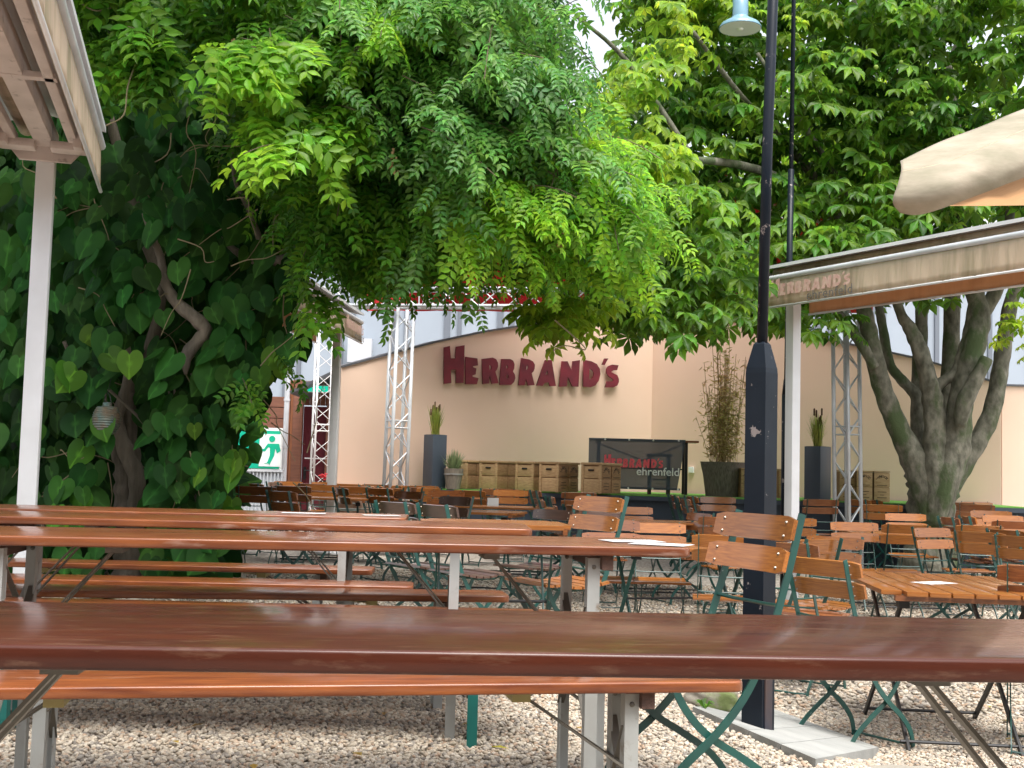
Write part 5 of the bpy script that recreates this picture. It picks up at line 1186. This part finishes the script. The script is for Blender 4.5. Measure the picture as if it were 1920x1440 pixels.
def crate_f(px, Y, rz, lb):    # crate shown with its printed face to the viewer
    r = empty('wooden_crate', (onst(px, Y), Y, ZT), R(rz), lb, 'crate', 'printed wooden crates by the right truss'); w, d, h = .215, .3, .40
    MB().box((0, 0, h/2), (w-.016, d-.016, h-.01)).build('crate_body', m_crated, r)
    f = MB(); f.bbox((0, -d/2, h*.25), (w, .016, h*.5-.008), .002); f.bbox((0, -d/2, h*.74), (w, .016, h*.5-.012), .002); f.build('front_board', m_crate, r, auto=40)
    MB().bbox((0, 0, h+.008), (w+.01, d+.02, .018), .003).build('lid', m_crate, r)
    for i, ch in enumerate('JAMESON'):
        a = R(40-i*80/6); o = text_obj('print', ch, .045, m_print, r, .0005, align='CENTER', bold=.001); o.rotation_euler = (R(90), a, 0); o.rotation_euler = (R(90), -a*-1, 0); o.location = (-math.sin(a)*.115, -d/2-.0086, h*.58+math.cos(a)*.10)
    MB().box((0, -d/2-.009, h*.56), (.14, .002, .007)).box((0, -d/2-.009, h*.34), (.12, .002, .008)).box((0, -d/2-.009, h*.24), (.05, .002, .007)).box((0, -d/2-.009, h*.15), (.13, .002, .008)).build('print_line', m_print, r)
crate_f(1646, 16.35, 3, 'rightmost printed crate standing upright beside the tree trunk')
crate_f(1614, 16.35, 2, 'printed crate seen through the right truss')
crate_f(1583, 16.4, 2, 'printed crate behind the left chord of the right truss')
crate_f(1469, 17.2, 5, 'crate between the lamp post and the white awning post')
crate_f(1398, 17.4, 5, 'crate right behind the lamp post, beside the reed tub')
# banner on a bar table
Yb = 17.75; bx0, bx1 = onst(1103, Yb), onst(1287, Yb-.25); 
bt_ = empty('bar_table', ((bx0+bx1)/2, Yb+.1, ZT), R(-3), 'black framed bar table with brown top behind the dark banner', 'table')
wq = (bx1-bx0); t = MB().bbox((.12, .2, .79), (wq+.2, .5, .03), .004); t.build('tabletop', m_chairb, bt_)
for sx in (-1, 1):
    for sy in (0, .4): MB().bbox((sx*(wq/2-.06)+.1, sy, .39), (.045, .045, .77), .003).build('leg', m_black, bt_)
q = MB(); q.bar((-wq/2+.1, .0, .75), (wq/6, .0, .45), .02, .02).bar((wq/2, 0, .75), (0, 0, .45), .02, .02); q.box((.1, .4, .38), (wq, .02, .02)); q.each('cross_brace', m_black, bt_)
stl = empty('bar_stool', ((bx0+bx1)/2+.35, Yb+.1, ZT), 0, 'dark bar stool standing behind the dark banner', 'stool')
MB().bbox((0, 0, .58), (.36, .3, .04), .006).build('seat', m_black, stl)
for sx in (-1, 1):
    for sy in (-1, 1): MB().bbox((sx*.14, sy*.11, .285), (.03, .03, .57), .002).build('leg', m_black, stl)
MB().box((0, -.11, .22), (.28, .02, .02)).box((0, .11, .22), (.28, .02, .02)).build('stretcher', m_black, stl)
ban = empty('banner', (bx0, Yb-.02, ZT), math.atan2(-.25, wq)*.8, 'dark translucent mesh banner with red and white lettering on the stage', 'banner')
b = MB(); nb = 30
for i in range(nb+1):
    u = i/nb
    for j in range(9):
        v = j/8; x = u*wq*(1-.05*v*u*1.6); y = -.012*math.sin(u*14)*v-(.05*max(0, u-.85)*v); b.v.append((x, y, .80-v*.73))
b.f = [(i*9+j, i*9+j+1, (i+1)*9+j+1, (i+1)*9+j) for i in range(nb) for j in range(8)]; b.m = [0]*len(b.f); b.build('mesh_cloth', m_mesh, ban, smooth=True)
MB().box((wq/2, -.004, .79), (wq, .008, .035)).box((wq/2*.96, -.02, .085), (wq*.94, .006, .03)).build('hem', m_planter, ban)
for k, polys in sign_flat(.86):
    o = curve_obj('letter', [[(x+wq*.165, y*1.0+.375) for x, y in pl] for pl in polys], .001, m_bred, ban); o.rotation_euler.x = R(90); o.location.y = -.042
o = text_obj('lettering', 'ehrenfeld', .165, m_signw, ban, .001, bold=.002); o.rotation_euler.x = R(90); o.location = (wq*.50, -.044, .28)
g_ = MB()
for px in (.17, .42, .67, .93):
    for z in (.79, .085): g_.tube([(wq*px, -.01, z), (wq*px, -.03, z)], .014, 10)
g_.build('eyelet', m_signw, ban)
# reed tub with bamboo
Yt = 17.6; tb_ = empty('bamboo_tub', (onst(1356, Yt), Yt, ZT), 0, 'reed-wrapped tub with tall thin bamboo left of the lamp post', 'planter')
MB().lathe([(.25, 0), (.29, .3), (.335, .50), (.31, .50), (.3, .44)], seg=40).build('tub', m_reed, tb_, auto=50)
bb_ = MB(); lv = []; la = []
for i in range(70):
    an = random.uniform(0, 6.28); r_0 = random.uniform(0, .2); hh = random.choice([random.uniform(.7, 1.3), random.uniform(1.2, 2.0)]); x0, y0 = math.cos(an)*r_0, math.sin(an)*r_0; lx, ly = x0*1.5+random.gauss(0, .08), y0*1.5+random.gauss(0, .08)
    P3 = [Vector((x0, y0, .4)), Vector(((x0+lx)/2, (y0+ly)/2, .4+hh*.55)), Vector((lx, ly, .4+hh))]; bb_.tube(P3, .004, 5)
    for k in range(int(hh*19)):
        t = random.uniform(.15, 1); q = P3[0].lerp(P3[2], t)+Vector((random.gauss(0, .045), random.gauss(0, .045), 0)); lv.append(tuple(q)); la.append((random.gauss(0, 1), random.gauss(0, 1), random.gauss(-.2, .6)))
bb_.build('bamboo_cane', M('straw_cane', (.34, .24, .1), .7), tb_)
LV, LF = comb([leaflet((0, 0, 0), 0, 1, .2, .1)]); lv = np.array(lv); V, Fc = leaves(LV, LF, lv, np.array(la), rng.normal(0, .5, (len(lv), 3))+np.array([0, -.3, .6]), rng.uniform(.07, .13, len(lv)))
hi = lv[:, 2] > 1.35
tri_mesh('bamboo_leaf', V, Fc, leafmat('dry_bamboo_leaf', (.3, .3, .09), (.4, .3, .12), .3, .35), tb_)
v = at(1298, 881, 18.9); o = MB().bbox((0, 0, 0), (.09, .04, .1), .006).build('socket_box', m_signw); pS = on_plane(1298, 881, WC, Vector((math.sin(math.atan2(-3, 4.75)), -math.cos(math.atan2(-3, 4.75)), 0))); o.location = pS+Vector((-.02, -.02, 0)); o.rotation_euler.z = math.atan2(-3, 4.75); tag(o, 'small white socket box on the wall right of the banner', 'socket')

# ------------------------------------------------------------------ slab path and rocks in the gravel
A, B2, C2, D2 = SLAB
for i in range(4):
    t0, t1 = i/4+.003, (i+1)/4-.003; q = [A.lerp(D2, t0), B2.lerp(C2, t0), B2.lerp(C2, t1), A.lerp(D2, t1)]; zs_ = [gz(p.x, p.y) for p in q]
    m = MB(); m.add([(p.x-q[0].x, p.y-q[0].y, z-zs_[0]-.03) for p, z in zip(q, zs_)]+[(p.x-q[0].x, p.y-q[0].y, z-zs_[0]+.03) for p, z in zip(q, zs_)], [(3, 2, 1, 0), (4, 5, 6, 7)]+[(k, (k+1) % 4, 4+(k+1) % 4, 4+k) for k in range(4)])
    o = m.build('paving_slab', m_slab); o.location = (q[0].x, q[0].y, zs_[0])
    tag(o, ['grey concrete slab touching the lamp post foot', 'second grey slab of the short path, from the lamp post', 'third grey slab of the short path, from the lamp post', 'nearest grey slab of the short path in the lower right'][i], 'paving slab', 'concrete slabs in the gravel by the lamp post')
r1 = on_z(1345, 1322, 0); rock(r1.x, r1.y+.12, .0, .115, .09, .055, 'flat mossy rock left of the lamp post foot beside the slabs', .2)
r2 = on_z(1690, 1440, -.08); rock(r2.x, r2.y, gz(r2.x, r2.y), .13, .08, .05, 'low rock at the near end of the slab path', -.1)
wd_ = MB()
for i in range(14):
    a = random.uniform(0, 6.28); l = random.uniform(.04, .08); wd_.add([(0, 0, 0), (math.cos(a)*l*.5-.006, math.sin(a)*l*.5, l*.6), (math.cos(a)*l, math.sin(a)*l, l*.5), (math.cos(a)*l*.5+.006, math.sin(a)*l*.5, l*.6)], [(0, 1, 2, 3)])
r3 = on_z(1322, 1330, 0); o = wd_.build('weed', m_hearty); o.location = (r3.x, r3.y, 0); tag(o, 'little green weed growing in front of the mossy rock', 'plant')

# a few fallen leaves and bits of litter lie on the gravel
lt = MB()
for i in range(38):
    y = random.uniform(2.3, 7); x = random.uniform(-.45, .45)*y; z = gz(x, y)+.02; a = random.uniform(0, 6.28); l = random.uniform(.015, .035); c, s0 = math.cos(a)*l, math.sin(a)*l
    lt.add([(x-c, y-s0, z), (x+s0*.5, y-c*.5, z+.006), (x+c, y+s0, z+.003), (x-s0*.5, y+c*.5, z+.005)], [(0, 1, 2, 3)])
tag(lt.build('leaf_litter', leafmat('yellow_fallen_leaf', (.3, .26, .03), (.2, .11, .04), .3, .4)), 'small yellow and brown fallen leaves scattered on the gravel', 'leaf litter', kind='stuff')
